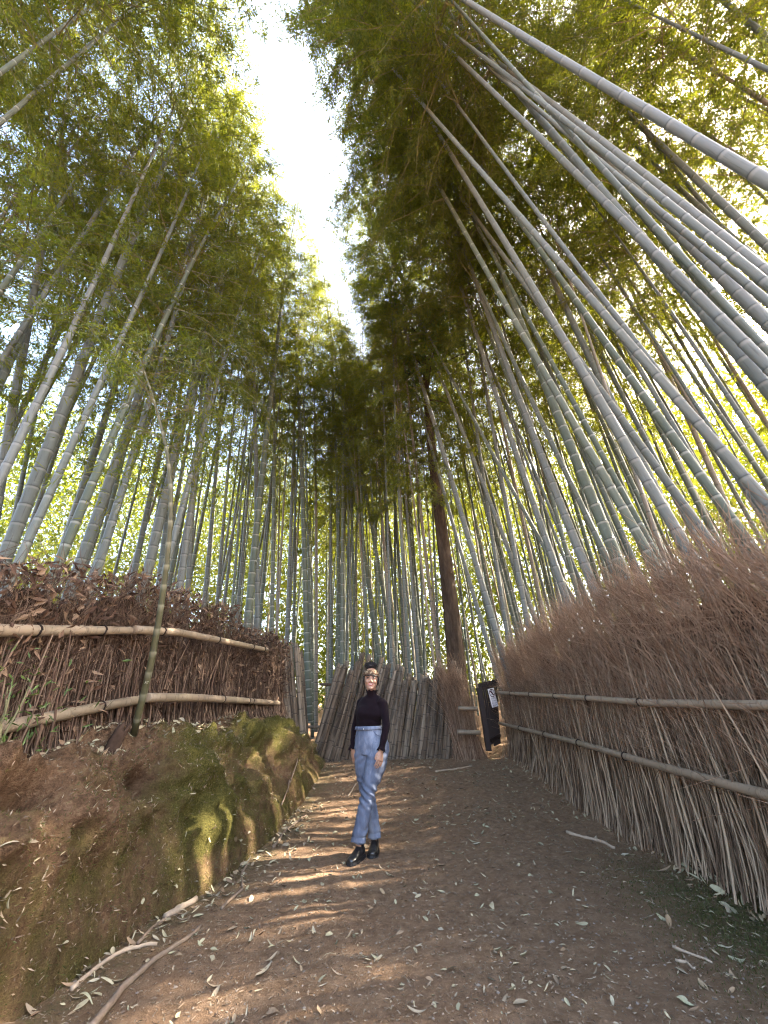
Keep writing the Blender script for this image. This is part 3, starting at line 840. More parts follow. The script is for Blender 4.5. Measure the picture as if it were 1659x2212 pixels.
def brush_fence(root, fx, fz, ftop, y0, y1, side, stem_m, twig_m, seed, n_stem, n_twig, n_obj, rs=(.003, .0075), wb=lambda y: 1.0, lean_along=0.0, twig_len=(.5, 1.1), thick=.12, obj_range=None, h_frac=(.55, .95), twig_span=.66):
    """side: +1 when the face one sees looks towards -x (right fence), -1 when it looks towards +x (left fence)"""
    g = np.random.default_rng(seed)
    W = root.location
    W = np.array([W.x, W.y, W.z])
    def make(n, front, lo, hi):
        y = g.uniform(lo, hi, n)
        dep = (g.uniform(0, 1, n) ** 1.4 if not front else g.uniform(-.15, .08, n)) * thick * 1.4
        x = fx(y) + side * (dep - thick)
        z = fz(x, y) - .03 - .05 * g.uniform(0, 1, n)
        top = ftop(y)
        h = (top - z) * g.uniform(h_frac[0], h_frac[1], n)
        base = np.stack([x, y, z], -1)
        lean = np.stack([side * g.normal(.05, .04, n), g.normal(lean_along, .055, n)], -1)
        kick = np.stack([-side * np.abs(g.normal(.05, .05, n)), g.normal(0, .05, n)], -1)
        P = stem_paths(g, base, n, 7, h, lean, kick, .006, g.uniform(.0, .03, n))
        rad = g.uniform(rs[0], rs[1], n)[:, None] * np.linspace(1.1, .45, 7)[None]
        return P, rad
    # the rest of the stems: one mass
    P, rad = make(n_stem, False, y0, y1)
    mb = MB()
    V, F = tubes(P, rad, 4); mb.add(V, F, 0, np.repeat(g.uniform(0, 1, n_stem), 7 * 4))
    # fine twigs of the upper half
    n = n_twig
    y = g.uniform(y0, y1, n)
    x = fx(y) + side * (g.uniform(-1.1, .7, n) * thick)
    zt = ftop(y); zb = fz(x, y)
    z = zb + (zt - zb) * (1 - g.uniform(0, 1, n) ** 1.3 * twig_span) - twig_len[1] * .5
    d = unit(np.stack([g.normal(-.10 * side, .42, n), g.normal(lean_along * .6, .50, n), g.normal(.85, .40, n)], -1))
    L = g.uniform(twig_len[0], twig_len[1], n)
    t = np.linspace(0, 1, 4)
    P = np.stack([x, y, z], -1)[:, None] + d[:, None] * (L[:, None] * t)[..., None] + np.cumsum(g.normal(0, .022, (n, 4, 3)), 1) * (t[None, :, None] > 0)
    V, F = tubes(P, g.uniform(.0010, .0026, n)[:, None] * np.linspace(1.2, .5, 4)[None], 3)
    mb.add(V, F, 1, np.repeat(g.uniform(0, 1, n), 12))
    o = mb.build('brush', [stem_m, twig_m], root, loc=W)
    o['kind'] = 'stuff'
    # the stems one can pick out on the face
    lo, hi = obj_range or (y0, y1)
    meshes = []
    for k in range(10):
        b = np.array([[0, 0, 0.0]]); hh = np.array([1.0])
        Pk = stem_paths(g, b, 1, 8, hh, g.normal(0, .05, (1, 2)), g.normal(0, .03, (1, 2)), .005, np.array([.02]))
        Pk[0, :, :2] -= Pk[0, 0, :2] * 0
        rk = np.linspace(1.15, .6, 8) * .0065
        rk[[2, 4, 6]] *= 1.3
        mb = MB(); V, F = tubes(Pk, rk[None], 5); mb.add(V, F, 0, np.full(len(V), k / 10))
        meshes.append(mb.mesh('stem', stem_m))
    for k in range(n_obj):
        y = lo + (hi - lo) * g.uniform(0, 1) ** 1.25
        x = fx(y) - side * thick * g.uniform(1.0, 1.35)
        z = float(fz(x, y)) - .03
        h = (float(ftop(y)) - z) * g.uniform(.35, .68)
        o = link('stem', meshes[g.integers(0, 10)], root)
        kx = -side * abs(g.normal(.03, .03))
        D = np.array([side * g.normal(.05, .04) + 0, g.normal(lean_along * .6, .06), 1.0])
        place(o, np.array([x + kx, y, z]) - W, D, g.uniform(0, 6.28), (g.uniform(.7, 1.3),) * 2 + (h,))
    return o

# --- right brush fence
fr_top = lambda y: np.interp(y, [0, 2, 3, 4.2, 5.5, 7, 8.3], [2.1, 2.22, 2.42, 2.55, 2.52, 2.40, 2.25]) + .06 * np.sin(np.asarray(y) * 5)
fr_root = empty('brush_fence', (2.46, 4.5, 0), 'russet brush fence of dry upright stems along the right of the path', 'fence')
fz_r = lambda x, y: soil_z(np.asarray(x, float), np.asarray(y, float))
W_ = np.array(fr_root.location)
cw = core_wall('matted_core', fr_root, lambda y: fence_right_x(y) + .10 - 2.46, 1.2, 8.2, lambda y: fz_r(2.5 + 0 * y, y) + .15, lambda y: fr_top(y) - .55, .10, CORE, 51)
cw.location = (0, -4.5, 0)
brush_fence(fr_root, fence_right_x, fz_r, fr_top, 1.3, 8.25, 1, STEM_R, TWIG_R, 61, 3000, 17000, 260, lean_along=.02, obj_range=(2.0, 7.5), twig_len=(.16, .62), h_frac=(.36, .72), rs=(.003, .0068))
Pu = [atX(px, py, X_) for px, py, X_ in ((1800, 1520, 2.27), (1659, 1524, 2.27), (1400, 1518, 2.31), (1240, 1506, 2.25), (1075, 1496, 2.04))]
Pl = [atX(px, py, X_) for px, py, X_ in ((1800, 1752, 2.23), (1659, 1718, 2.23), (1400, 1648, 2.27), (1240, 1602, 2.22), (1078, 1562, 2.02))]
rail_obj('rail', np.array(Pu) - W_, .030, .026, CULM_RAIL, fr_root, 1)
rail_obj('rail', np.array(Pl) - W_, .032, .026, CULM_RAIL, fr_root, 2)
o = rail_obj('rail_stub', np.array([atX(1640, 1546, 2.36), atX(1720, 1560, 2.5)]) - W_, .02, .02, CULM_RAIL, fr_root, 3)

# --- left twig fence
fl_top = lambda y: np.interp(y, [0, 2.2, 3.2, 4.0, 4.8, 5.9, 6.2, 7.0, 7.2, 8.1], [2.0, 2.22, 2.42, 2.62, 2.62, 2.70, 2.52, 2.50, 2.62, 2.58]) + .05 * np.sin(np.asarray(y) * 7)
fl_z = lambda x, y: fence_left_z(y) - .06
fl_root = empty('twig_fence', (-2.5, 5.0, 1.0), 'dark brown twig fence on top of the left earth bank', 'fence')
Wl = np.array(fl_root.location)
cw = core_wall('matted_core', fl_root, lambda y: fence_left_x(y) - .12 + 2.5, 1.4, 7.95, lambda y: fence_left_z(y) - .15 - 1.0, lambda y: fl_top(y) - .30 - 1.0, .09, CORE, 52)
cw.location = (0, -5.0, 0)
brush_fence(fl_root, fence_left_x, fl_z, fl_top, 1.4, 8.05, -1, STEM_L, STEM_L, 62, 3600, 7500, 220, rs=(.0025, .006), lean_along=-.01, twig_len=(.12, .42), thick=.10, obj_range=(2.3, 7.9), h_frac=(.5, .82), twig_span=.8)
# dead leaves caught in the upper half
g = np.random.default_rng(63)
n = 5200
y = 1.4 + 6.7 * g.uniform(0, 1, n)
zt = fl_top(y); zb = fence_left_z(y)
fr = 1 - g.uniform(0, 1, n) ** 1.6 * .95
z = zb + (zt - zb) * fr - .04
x = fence_left_x(y) + g.uniform(-.14, .19, n)
D = unit(g.normal(0, 1, (n, 3)) + np.array([.2, 0, -.5])); N = unit(g.normal(0, 1, (n, 3)) + np.array([.6, -.3, .2]))
V, F = leaf_quads(np.stack([x, y, z], -1), D, N, g.uniform(.05, .13, n), g.uniform(.018, .045, n))
mb = MB(); mb.add(V, F, 0, np.repeat(g.uniform(0, 1, n), 4))
o = mb.build('dead_leaves', DEAD_LEAF, fl_root, smooth=False, loc=Wl); o['kind'] = 'stuff'
fl = lambda lst, off: np.array([atX(px, py, float(X_) + off) for px, py, X_ in lst]) - Wl
rail_obj('rail', fl([(-120, 1362, -2.52), (0, 1362, -2.50), (200, 1362, -2.47), (310, 1362, -2.43)], 0), .042, .034, CULM_RAIL, fl_root, 4)
rail_obj('rail', fl([(290, 1360, -2.40), (385, 1366, -2.30), (480, 1384, -2.17), (576, 1404, -2.06)], 0), .040, .036, CULM_RAIL, fl_root, 5)
rail_obj('rail', fl([(-110, 1600, -2.50), (0, 1572, -2.48), (110, 1549, -2.46), (250, 1520, -2.42), (330, 1507, -2.38)], 0), .042, .038, CULM_RAIL, fl_root, 6)
rail_obj('rail', fl([(318, 1507, -2.34), (420, 1507, -2.24), (520, 1513, -2.14), (602, 1519, -2.02)], 0), .042, .040, CULM_RAIL, fl_root, 7)

# dark ties that lash the rails to the brush
TIE = plain('tie_cord', (0.018, 0.012, 0.010), .8, .2)
def ties(parent, pts, r, ks):
    pts = np.asarray(pts, float)
    seg = np.linalg.norm(np.diff(pts, axis=0), axis=1); cum = np.concatenate([[0], np.cumsum(seg)])
    for k in ks:
        c_ = np.array([np.interp(k * cum[-1], cum, pts[:, i]) for i in range(3)])
        ax = unit(np.array([np.interp(min(1, k + .02) * cum[-1], cum, pts[:, i]) for i in range(3)]) - c_)
        x_ = unit(np.cross(ax, [0, 0, 1.0])); y_ = np.cross(ax, x_)
        a = np.linspace(0, 4 * math.pi, 25)
        P = c_ + (r + .004) * (np.cos(a)[:, None] * x_ + np.sin(a)[:, None] * y_) + np.linspace(-.008, .008, 25)[:, None] * ax
        mb = MB(); add_tube(mb, P, .0038, 5); mb.build('tie', TIE, parent)
ties(fr_root, np.array(Pu) - W_, .030, (.30, .46, .60, .74, .88)); ties(fr_root, np.array(Pl) - W_, .032, (.34, .50, .66, .82))
ties(fl_root, fl([(0, 1362, -2.50), (200, 1362, -2.47), (310, 1362, -2.43)], 0), .040, (.18, .62, .97)); ties(fl_root, fl([(290, 1360, -2.40), (385, 1366, -2.30), (480, 1384, -2.17), (576, 1404, -2.06)], 0), .039, (.12, .45, .80, .95))
ties(fl_root, fl([(0, 1572, -2.48), (110, 1549, -2.46), (250, 1520, -2.42), (330, 1507, -2.38)], 0), .042, (.55, .92)); ties(fl_root, fl([(318, 1507, -2.34), (420, 1507, -2.24), (520, 1513, -2.14), (602, 1519, -2.02)], 0), .042, (.4, .62, .66))

# --- pole fence across the end of the path
pf_root = empty('pole_fence', (0, 8.6, .4), 'weathered bamboo pole fence closing off the end of the path', 'fence')
Wp = np.array(pf_root.location)
PM = [pole_mesh('pole', 1.75, .062, 400 + k, CULM_POLE) for k in range(8)]
g = np.random.default_rng(71)
for row, nP in ((0, 35), (1, 24)):
    xb = np.linspace(672, 984, nP)
    for k in range(nP):
        f = k / (nP - 1)
        bx = xb[k] + g.normal(0, 1.5)
        Yp = 8.45 + .22 * math.sin(f * math.pi) + g.normal(0, .02) + row * .13
        B = atY(bx, 1630, Yp); B[2] = float(zground(B[0], Yp)) - .06
        lean = np.interp(f, [0, .25, .6, 1], [64, 56, 28, 12]) + g.normal(0, 5)
        ty = np.interp(f, [0, .1, .35, .5, .75, .9, 1], [1436, 1432, 1446, 1462, 1466, 1452, 1466]) + g.normal(0, 12)
        Tp = atY(bx + lean, ty, Yp + .16 + g.normal(0, .03))
        Dp = Tp - B; L = np.linalg.norm(Dp)
        o = link('pole', PM[g.integers(0, 8)], pf_root)
        kr = g.uniform(.70, 1.22)
        place(o, B - Wp, Dp, g.uniform(0, 6.28), (kr, kr, L / 1.75))
for k in range(9):
    f = k / 8
    Yp = 8.35 + .25 * f
    B = atY(622 + 46 * f, 1560 + 60 * f, 8.2 + .2 * f); B[2] = float(zground(-1.2, 8.3)) + .25 * (1 - f)
    Tp = atY(598 + 52 * f + g.normal(0, 3), 1388 + g.normal(0, 9) + 14 * f, 8.5 + .2 * f)
    Dp = Tp - B; L = np.linalg.norm(Dp)
    o = link('pole', PM[g.integers(0, 8)], pf_root)
    kr = g.uniform(.7, .95)
    place(o, B - Wp, Dp, g.uniform(0, 6.28), (kr, kr, L / 1.75))
rail_obj('tie_rail', np.array([atY(690, 1478, 8.78), atY(985, 1492, 8.86)]) - Wp, .028, .026, CULM_POLE, pf_root, 8)
rail_obj('tie_rail', np.array([atY(660, 1570, 8.68), atY(990, 1575, 8.76)]) - Wp, .028, .026, CULM_POLE, pf_root, 9)

# --- brush bundle with two short rails between pole fence and gate
bb_root = empty('brush_bundle', (1.65, 8.3, .42), 'brush bundle with two short rails between pole fence and gate', 'fence')
Wb = np.array(bb_root.location)
g = np.random.default_rng(72)
n = 420
cx = atY(1012, 1600, 8.25)[0]
x = cx + g.uniform(-.24, .22, n); y = 8.35 + g.uniform(-.12, .15, n)
base = np.stack([x, y, soil_z(x, y) - .03], -1)
P = stem_paths(g, base, n, 7, g.uniform(.7, 1.25, n), np.stack([g.normal(-.08, .08, n), g.normal(.05, .08, n)], -1), np.stack([g.normal(.02, .06, n), g.normal(-.07, .05, n)], -1), .008, g.uniform(.03, .10, n))
V, F = tubes(P, g.uniform(.0025, .006, n)[:, None] * np.linspace(1.1, .4, 7)[None], 4)
mb = MB(); mb.add(V, F, 0, np.repeat(g.uniform(0, 1, n), 28))
o = mb.build('brush', TWIG_R, bb_root, loc=Wb); o['kind'] = 'stuff'
g2 = 650
x = cx + g.uniform(-.30, .16, g2); z0_ = 1.15 + g.uniform(-.2, .55, g2)
P0 = np.stack([x, 8.4 + g.uniform(-.15, .2, g2), z0_], -1)
d = unit(np.stack([g.normal(-.38, .24, g2), g.normal(0, .25, g2), np.abs(g.normal(1, .2, g2))], -1))
t = np.linspace(0, 1, 4)
P = P0[:, None] + d[:, None] * (g.uniform(.3, .8, g2)[:, None] * t)[..., None] + np.cumsum(g.normal(0, .015, (g2, 4, 3)), 1)
V, F = tubes(P, g.uniform(.0012, .0028, g2)[:, None] * np.linspace(1.2, .5, 4)[None], 3)
mb = MB(); mb.add(V, F, 0, np.repeat(g.uniform(0, 1, g2), 12))
o = mb.build('spray', TWIG_R, bb_root, loc=Wb); o['kind'] = 'stuff'
rail_obj('rail', np.array([atY(990, 1530, 8.1), atY(1032, 1531, 8.1)]) - Wb, .036, .034, CULM_RAIL, bb_root, 10)
rail_obj('rail', np.array([atY(988, 1581, 8.05), atY(1038, 1583, 8.05)]) - Wb, .040, .040, CULM_RAIL, bb_root, 11)

# --- dark gate with the sign
GATE = plain('gate_dark_wood', (0.022, 0.013, 0.012), 0.6, .3)
YG = 7.95
gb = atY(1052, 1618, YG); gtop = atY(1032, 1492, YG)
gt_root = empty('gate', gb, 'narrow dark wooden gate of thin slats beside the right brush fence', 'gate')
Wg = np.array(gt_root.location)
def bar(name, a, b, w, d, mat, parent, off, side=np.array([1.0, 0, 0])):
    a = np.asarray(a, float); b = np.asarray(b, float)
    ax = unit(b - a); sd = unit(side - ax * (side @ ax)); dp = np.cross(sd, ax)
    V, F = box_vf((a + b) / 2, sd * w / 2, dp * d / 2, ax * np.linalg.norm(b - a) / 2)
    mb = MB(); mb.add(V, F)
    return mb.build(name, mat, parent, smooth=False, loc=off)
zg = float(zground(gb[0], YG))
post_b = atY(1056, 1622, YG); post_t = atY(1035, 1486, YG)
bar('post', post_b, post_t, .085, .09, GATE, gt_root, Wg)
pr_b = atY(1080, 1606, YG + .35); pr_t = atY(1072, 1480, YG + .3)
gate_l_b = post_b + np.array([.06, .05, .04]); gate_l_t = post_t + np.array([.055, .05, -.03])
n_sl = 9
for k in range(n_sl):
    f = k / (n_sl - 1)
    b = gate_l_b * (1 - f) + pr_b * f; t_ = gate_l_t * (1 - f) + pr_t * f
    if f < .3: b = b + (t_ - b) * .05
    bar('slat', b, t_ + np.array([0, 0, .05]), .026, .020, GATE, gt_root, Wg)
dirv = pr_t - gate_l_t
bar('top_rail', gate_l_t + np.array([-.10, -.03, 0]), pr_t + np.array([.03, -.03, .0]), .055, .05, GATE, gt_root, Wg, side=np.array([0, 0, 1.0]))
bar('bottom_rail', gate_l_b + (gate_l_t - gate_l_b) * .12 + np.array([0, -.03, 0]), pr_b + (pr_t - pr_b) * .14 + np.array([0, -.03, 0]), .05, .04, GATE, gt_root, Wg, side=np.array([0, 0, 1.0]))
nt_ = 13
for k in range(nt_):
    f = k / (nt_ - 1)
    c0 = gate_l_t * (1 - f) + pr_t * f + np.array([-.05 + .06 * f, -.03, .03])
    bar('comb_slat', c0, c0 + np.array([-.004, 0, .075]), .02, .05, GATE, gt_root, Wg)

# sign: white plate, ring, bar, walking figure, four lines of text
WHITE = plain('sign_white', (0.80, 0.78, 0.82), 0.5, .3, .04)
INK = plain('sign_ink', (0.03, 0.012, 0.03), 0.6, .2, .1)
RED = plain('sign_ring', (0.055, 0.012, 0.03), 0.6, .2, .1)
s_tl = atY(1054, 1488.5, YG - .05); s_tr = atY(1067, 1485.5, YG + .05); s_bl = atY(1062, 1529, YG - .05); s_br = atY(1075.5, 1525.5, YG + .05)
sc_ = (s_tl + s_tr + s_bl + s_br) / 4
sx = unit((s_tr - s_tl) + (s_br - s_bl)); sy = (s_tl - s_bl) + (s_tr - s_br); sy = unit(sy - sx * (sy @ sx)); sn = np.cross(sx, sy)
if sn[1] > 0: sn = -sn
sw = np.linalg.norm(s_tr - s_tl); sh = np.linalg.norm(s_tl - s_bl)
sg = empty('warning_sign', sc_, 'small white no-walking notice fixed to the dark gate', 'sign')
def on_sign(name, pts, mat, off, th=.0015):
    """flat piece on the plate given in plate units (-.5 .. .5)"""
    pts = np.array([sx * p[0] * sw + sy * p[1] * sh for p in pts]) + sn * off
    k = len(pts); V = np.concatenate([pts, pts + sn * th])
    mb = MB(); mb.add(V, [list(range(k, 2 * k))] ); mb.F[-1] = np.array([list(range(k, 2 * k))])
    side = np.array([[i, (i + 1) % k, k + (i + 1) % k, k + i] for i in range(k)])
    mb.F.append(side); mb.M.append(np.zeros(k))
    return mb.build(name, mat, sg, smooth=False)
on_sign('plate', [(-.5, -.5), (.5, -.5), (.5, .5), (-.5, .5)], WHITE, .0, .004)
asp = sw / sh
cy_, rr_ = .245, .40
aa = np.linspace(0, 2 * math.pi, 29)[:-1]
ringV = np.concatenate([np.stack([rr_ * k * np.cos(aa), cy_ + rr_ * k * np.sin(aa) * asp], -1) for k in (1, .80)])
V3 = np.array([sx * p[0] * sw + sy * p[1] * sh for p in ringV]) + sn * .0062
F3 = np.array([[i, (i + 1) % 28, 28 + (i + 1) % 28, 28 + i] for i in range(28)])
mb = MB(); mb.add(V3, F3); mb.build('prohibition_ring', RED, sg, smooth=False)
c45, w_ = math.cos(math.pi / 4), .045
on_sign('slash', [(-rr_ * .85 * c45 + w_, cy_ + (rr_ * .85 * c45 + w_) * asp), (-rr_ * .85 * c45 - w_, cy_ + (rr_ * .85 * c45 - w_) * asp), (rr_ * .85 * c45 - w_, cy_ - (rr_ * .85 * c45 + w_) * asp), (rr_ * .85 * c45 + w_, cy_ - (rr_ * .85 * c45 - w_) * asp)], RED, .0068)
fig = [(-.03, .19), (.03, .19), (.07, .10), (.13, .03), (.10, .0), (.05, .05), (.04, -.05), (.09, -.14), (.12, -.23), (.05, -.23), (.01, -.10), (-.05, -.16), (-.12, -.22), (-.16, -.18), (-.07, -.10), (-.05, .02), (-.11, -.02), (-.13, .02), (-.06, .12)]
on_sign('walking_figure', [(p[0] * 1.0, cy_ + p[1] * .9 * asp * 1.1) for p in fig], INK, .0065)
on_sign('figure_head', [(.055 * math.cos(a), cy_ + (.27 + .055 * math.sin(a)) * asp) for a in aa[::3]], INK, .0065)
for k, txt in enumerate(('\u7acb\u5165\u7981\u6b62', 'No Entry', '\u7981\u6b62\u5165\u5185', '\ucd9c\uc785\uae08\uc9c0')):
    cu = bpy.data.curves.new('text_line', 'FONT'); cu.body = txt; cu.align_x = 'CENTER'; cu.align_y = 'CENTER'
    cu.size = .155 * sw if k == 1 else .19 * sw
    tmp = bpy.data.objects.new('tmp_text', cu); COL.objects.link(tmp)
    bpy.context.view_layer.update()
    me = bpy.data.meshes.new_from_object(tmp.evaluated_get(bpy.context.evaluated_depsgraph_get()))
    bpy.data.objects.remove(tmp)
    nV = len(me.vertices); co = np.empty(nV * 3); me.vertices.foreach_get('co', co); co = co.reshape(-1, 3)
    W3 = co[:, :1] * sx + co[:, 1:2] * sy + sn * .0066 + sy * sh * (-.045 - .125 * k)
    me.vertices.foreach_set('co', W3.ravel()); me.update()
    me.materials.clear(); me.materials.append(INK)
    link('text_line', me, sg)
# ------------------------------------------------------------------ brown tree, sapling, stump, shrubs
m, nt, out = nodes_of('cedar_bark')
n1 = noise(nt, 7, 6, .7, stretch=(1, 1, .18)); n2 = noise(nt, 45, 5, .7, stretch=(1, 1, .12))
c = ramp(nt, [(.3, (0.035, 0.026, 0.020)), (.5, (0.095, 0.070, 0.053)), (.7, (0.16, 0.122, 0.095))], n1)
c = mixc(nt, n2, mixc(nt, .6, c, (0.03, 0.02, 0.015)), c)
bsdf(nt, out, c, .9, math_(nt, 'ADD', n1, n2), .04, 1.0, .1)
BARK = m
tb = atT(978, 1395, 9.3); tt_ = atT(922, 830, 11.6)
D = unit(tt_ - tb)
zb = float(zground(tb[0], tb[1])) - .1
base = tb + D * ((zb - tb[2]) / D[2])
tree = empty('tree', base, 'brown barked tree trunk among the bamboos behind the pole fence', 'tree')
s = np.linspace(0, 13, 60)
P = D[None] * s[:, None] + .05 * np.stack([np.sin(s * .6), np.cos(s * .5), 0 * s], -1)
Sx = 28
a = np.arange(Sx) * 2 * math.pi / Sx
rad = .245 * (1 - s / 14.5) + .08 * np.exp(-s * 2.2)
flute = 1 + .07 * fbm(np.stack(np.broadcast_arrays(np.cos(a)[None] * 2.5, np.sin(a)[None] * 2.5, s[:, None] * .35), -1), 3, 5) + .03 * np.sin(a * 9)[None]
V = P[:, None] + (rad[:, None] * flute)[..., None] * np.stack([np.cos(a), np.sin(a), 0 * a], -1)[None]
b = np.arange(59)[:, None] * Sx; j = np.arange(Sx)[None]; j2 = (j + 1) % Sx
mb = MB(); mb.add(V.reshape(-1, 3), np.stack([b + j, b + j2, b + Sx + j2, b + Sx + j], -1).reshape(-1, 4)); mb.build('trunk', BARK, tree)
g = np.random.default_rng(91)
LP, BPp = [], []
for k in range(26):
    s_ = g.uniform(9.0, 12.8); az = g.uniform(0, 6.28); L = g.uniform(.8, 1.9) * (1.25 - (s_ - 9) / 5)
    o_ = D * s_; t = np.linspace(0, 1, 6)
    pth = o_ + np.stack([np.cos(az) * L * t, np.sin(az) * L * t, .25 * L * t - .3 * L * t ** 2], -1)
    BPp.append(pth)
    q = g.integers(2, 6, 130); LP.append(pth[q] + g.normal(0, .16, (130, 3)))
for pth in BPp:
    mb = MB(); add_tube(mb, pth, np.linspace(.03, .006, 6), 5); mb.build('limb', BARK, tree)
LP = np.concatenate(LP); n = len(LP)
V, F = leaf_quads(LP, g.normal(0, 1, (n, 3)) + np.array([0, 0, -.3]), g.normal(0, .6, (n, 3)) + np.array([0, 0, 1]), g.uniform(.10, .2, n), g.uniform(.025, .05, n))
mb = MB(); mb.add(V, F, 0, np.repeat(g.uniform(0, 1, n), 4)); mb.build('crown', LEAF_SHRUB, tree, smooth=False)

# slender green sapling on the bank
def spray(mb_leaf, g, tip, n, spread, L, W, down=.4):
    P = tip + g.normal(0, 1, (n, 3)) * np.asarray(spread)
    V, F = leaf_quads(P, g.normal(0, .8, (n, 3)) + np.array([0, 0, -down]), g.normal(0, .7, (n, 3)) + np.array([0, 0, 1]), g.uniform(.7, 1.25, n) * L, g.uniform(.8, 1.2, n) * W)
    mb_leaf.add(V, F, 0, np.repeat(g.uniform(.1, 1, n), 4))
sp_px = [(283, 1610, 3.30), (300, 1540, 3.32), (325, 1440, 3.36), (345, 1330, 3.42), (360, 1220, 3.48), (368, 1130, 3.55), (370, 1060, 3.62), (362, 980, 3.72), (348, 920, 3.80), (334, 870, 3.88), (318, 820, 3.96), (296, 760, 4.05)]
SP = np.array([atT(*p) for p in sp_px])
SP[0, 2] = bank_z(SP[0, 0], SP[0, 1]) - .06
sap = empty('sapling', SP[0], 'slender olive sapling bamboo growing on the bank in front of the left fence', 'sapling')
W0 = SP[0].copy()
cum = np.concatenate([[0], np.cumsum(np.linalg.norm(np.diff(SP, axis=0), axis=1))])
rows, vals, rk = [], [], []
s_ = .16
while s_ < cum[-1] - .02:
    for dz, k, v in ((-.03, 1, .0), (-.006, 1.03, .55), (0, 1.07, .9), (.008, 1.0, -.3), (.03, .98, 0), (.09, .99, 0)):
        rows.append(s_ + dz); vals.append(v); rk.append(k)
    s_ += .19 + .02 * math.sin(s_ * 9)
rows = np.array([0] + rows); vals = np.array([0] + vals); rk = np.array([1.05] + rk)
Pp = np.stack([np.interp(rows, cum, SP[:, k]) for k in range(3)], -1)
ker = np.array([1, 2, 3, 2, 1]) / 9
Ps = Pp.copy()
for k in range(3): Ps[2:-2, k] = np.convolve(Pp[:, k], ker, 'valid')
mb = MB(); add_tube(mb, Ps - W0, .028 * (1 - .80 * (rows / cum[-1]) ** 1.6) * rk, 12, 0, vals); mb.build('culm', CULM_SAP, sap)
g = np.random.default_rng(92)
mbl = MB(); mbb = MB(); BPp = []
for k in range(46):
    f = g.uniform(.52, 1.0); o_ = np.array([np.interp(f * cum[-1], cum, SP[:, i]) for i in range(3)]) - W0
    az = g.uniform(0, 6.28); L = g.uniform(.35, 1.0); t = np.linspace(0, 1, 6)
    pth = o_ + np.stack([np.cos(az) * L * t, np.sin(az) * L * t, L * (.55 * t - .65 * t ** 2)], -1)
    BPp.append(pth)
    for q in range(3, 6):
        spray(mbl, g, pth[q], 15, (.10, .10, .08), .10, .014)
V, F = tubes(np.array(BPp), np.tile(np.linspace(.005, .0015, 6), (len(BPp), 1)), 4)
mbl.add(V, F, 1)
mbl.build('crown', [LEAF, BRANCH], sap, smooth=False)
# scratched letters on its stem
SCR = plain('scratch_pale', (0.42, 0.42, 0.33), .8)
sc_c = atT(316, 1472, 3.33); up_ = unit(SP[2] - SP[1]); nn = unit(CAM - sc_c); sd_ = unit(np.cross(up_, nn)); nn = np.cross(sd_, up_)
sc_c = np.array([np.interp(np.interp(1472, [1440, 1540], [cum[2], cum[1]]), cum, SP[:, i]) for i in range(3)]) + nn * .0295
mb = MB()
for a_, b_ in (((-.013, -.012), (-.006, .012)), ((-.006, .012), (.001, -.012)), ((-.010, -.002), (-.002, -.002)), ((.003, .011), (.016, .011)), ((.0095, .011), (.0095, -.012))):
    pa = sc_c + sd_ * a_[0] + up_ * a_[1] - nn * (a_[0] ** 2) * 12; pb = sc_c + sd_ * b_[0] + up_ * b_[1] - nn * (b_[0] ** 2) * 12
    add_tube(mb, np.array([pa, (pa + pb) / 2, pb]) - W0, .0016, 5)
mb.build('scratched_letters', SCR, sap)

# broken dark stump beside the sapling
st = atT(238, 1612, 3.12); st[2] = bank_z(st[0], st[1]) - .05
g = np.random.default_rng(93)
mb = MB(); Sx = 18; a = np.arange(Sx) * 2 * math.pi / Sx
hs = np.array([0, .06, .12, .18, .23, .235, .20]); rr_ = np.array([.062, .055, .052, .050, .047, .036, .03])
jag = g.uniform(-.06, .03, Sx)
V = []
for k in range(7):
    z_ = hs[k] + (jag if k >= 4 else 0 * a)
    r_ = rr_[k] * (1 + .12 * np.sin(a * 3 + 1) + .06 * g.normal(0, 1, Sx))
    V.append(np.stack([r_ * np.cos(a) + .30 * z_, r_ * np.sin(a), z_], -1))
V = np.concatenate(V); V = np.concatenate([V, [[.05, 0, .15]]])
b = np.arange(6)[:, None] * Sx; j = np.arange(Sx)[None]; j2 = (j + 1) % Sx
mb.add(V, np.stack([b + j, b + j2, b + Sx + j2, b + Sx + j], -1).reshape(-1, 4))
mb.F.append(np.array([[6 * Sx + i, 6 * Sx + (i + 1) % Sx, 7 * Sx] for i in range(Sx)])); mb.M.append(np.zeros(Sx))
ROT = plain('rotten_wood', (0.055, 0.034, 0.024), .95, .1, .6, 25)
o = mb.build('stump', ROT, None); o.location = st
tag(o, 'dark rotten stump leaning beside the sapling foot', 'stump')

# broadleaf shrub behind the right fence and a leafy sprig at the left edge
def shrub(name, c, spread, n, L, W, label, seed, stems=9):
    g = np.random.default_rng(seed)
    root = empty(name, c, label, 'shrub')
    mbs = MB(); mbl = MB(); BPp = []
    for k in range(stems):
        az = g.uniform(0, 6.28); t = np.linspace(0, 1, 6); h = spread[2] * g.uniform(.7, 1.15)
        p = np.stack([np.cos(az) * spread[0] * g.uniform(.3, 1) * t, np.sin(az) * spread[1] * g.uniform(.3, 1) * t, h * t ** .8], -1) + np.cumsum(g.normal(0, .02, (6, 3)), 0)
        p[0] = 0
        BPp.append(p)
        for q in range(1, 6):
            spray(mbl, g, p[q], n, (.17, .17, .13), L, W, .1)
    V, F = tubes(np.array(BPp), np.tile(np.linspace(.012, .003, 6), (stems, 1)), 5); mbs.add(V, F)
    mbs.build('stems', BRANCH, root); mbl.build('foliage', LEAF_SHRUB, root, smooth=False)
    return root
c_ = atT(1600, 1170, 6.6); c_[2] = float(zground(c_[0], c_[1]))
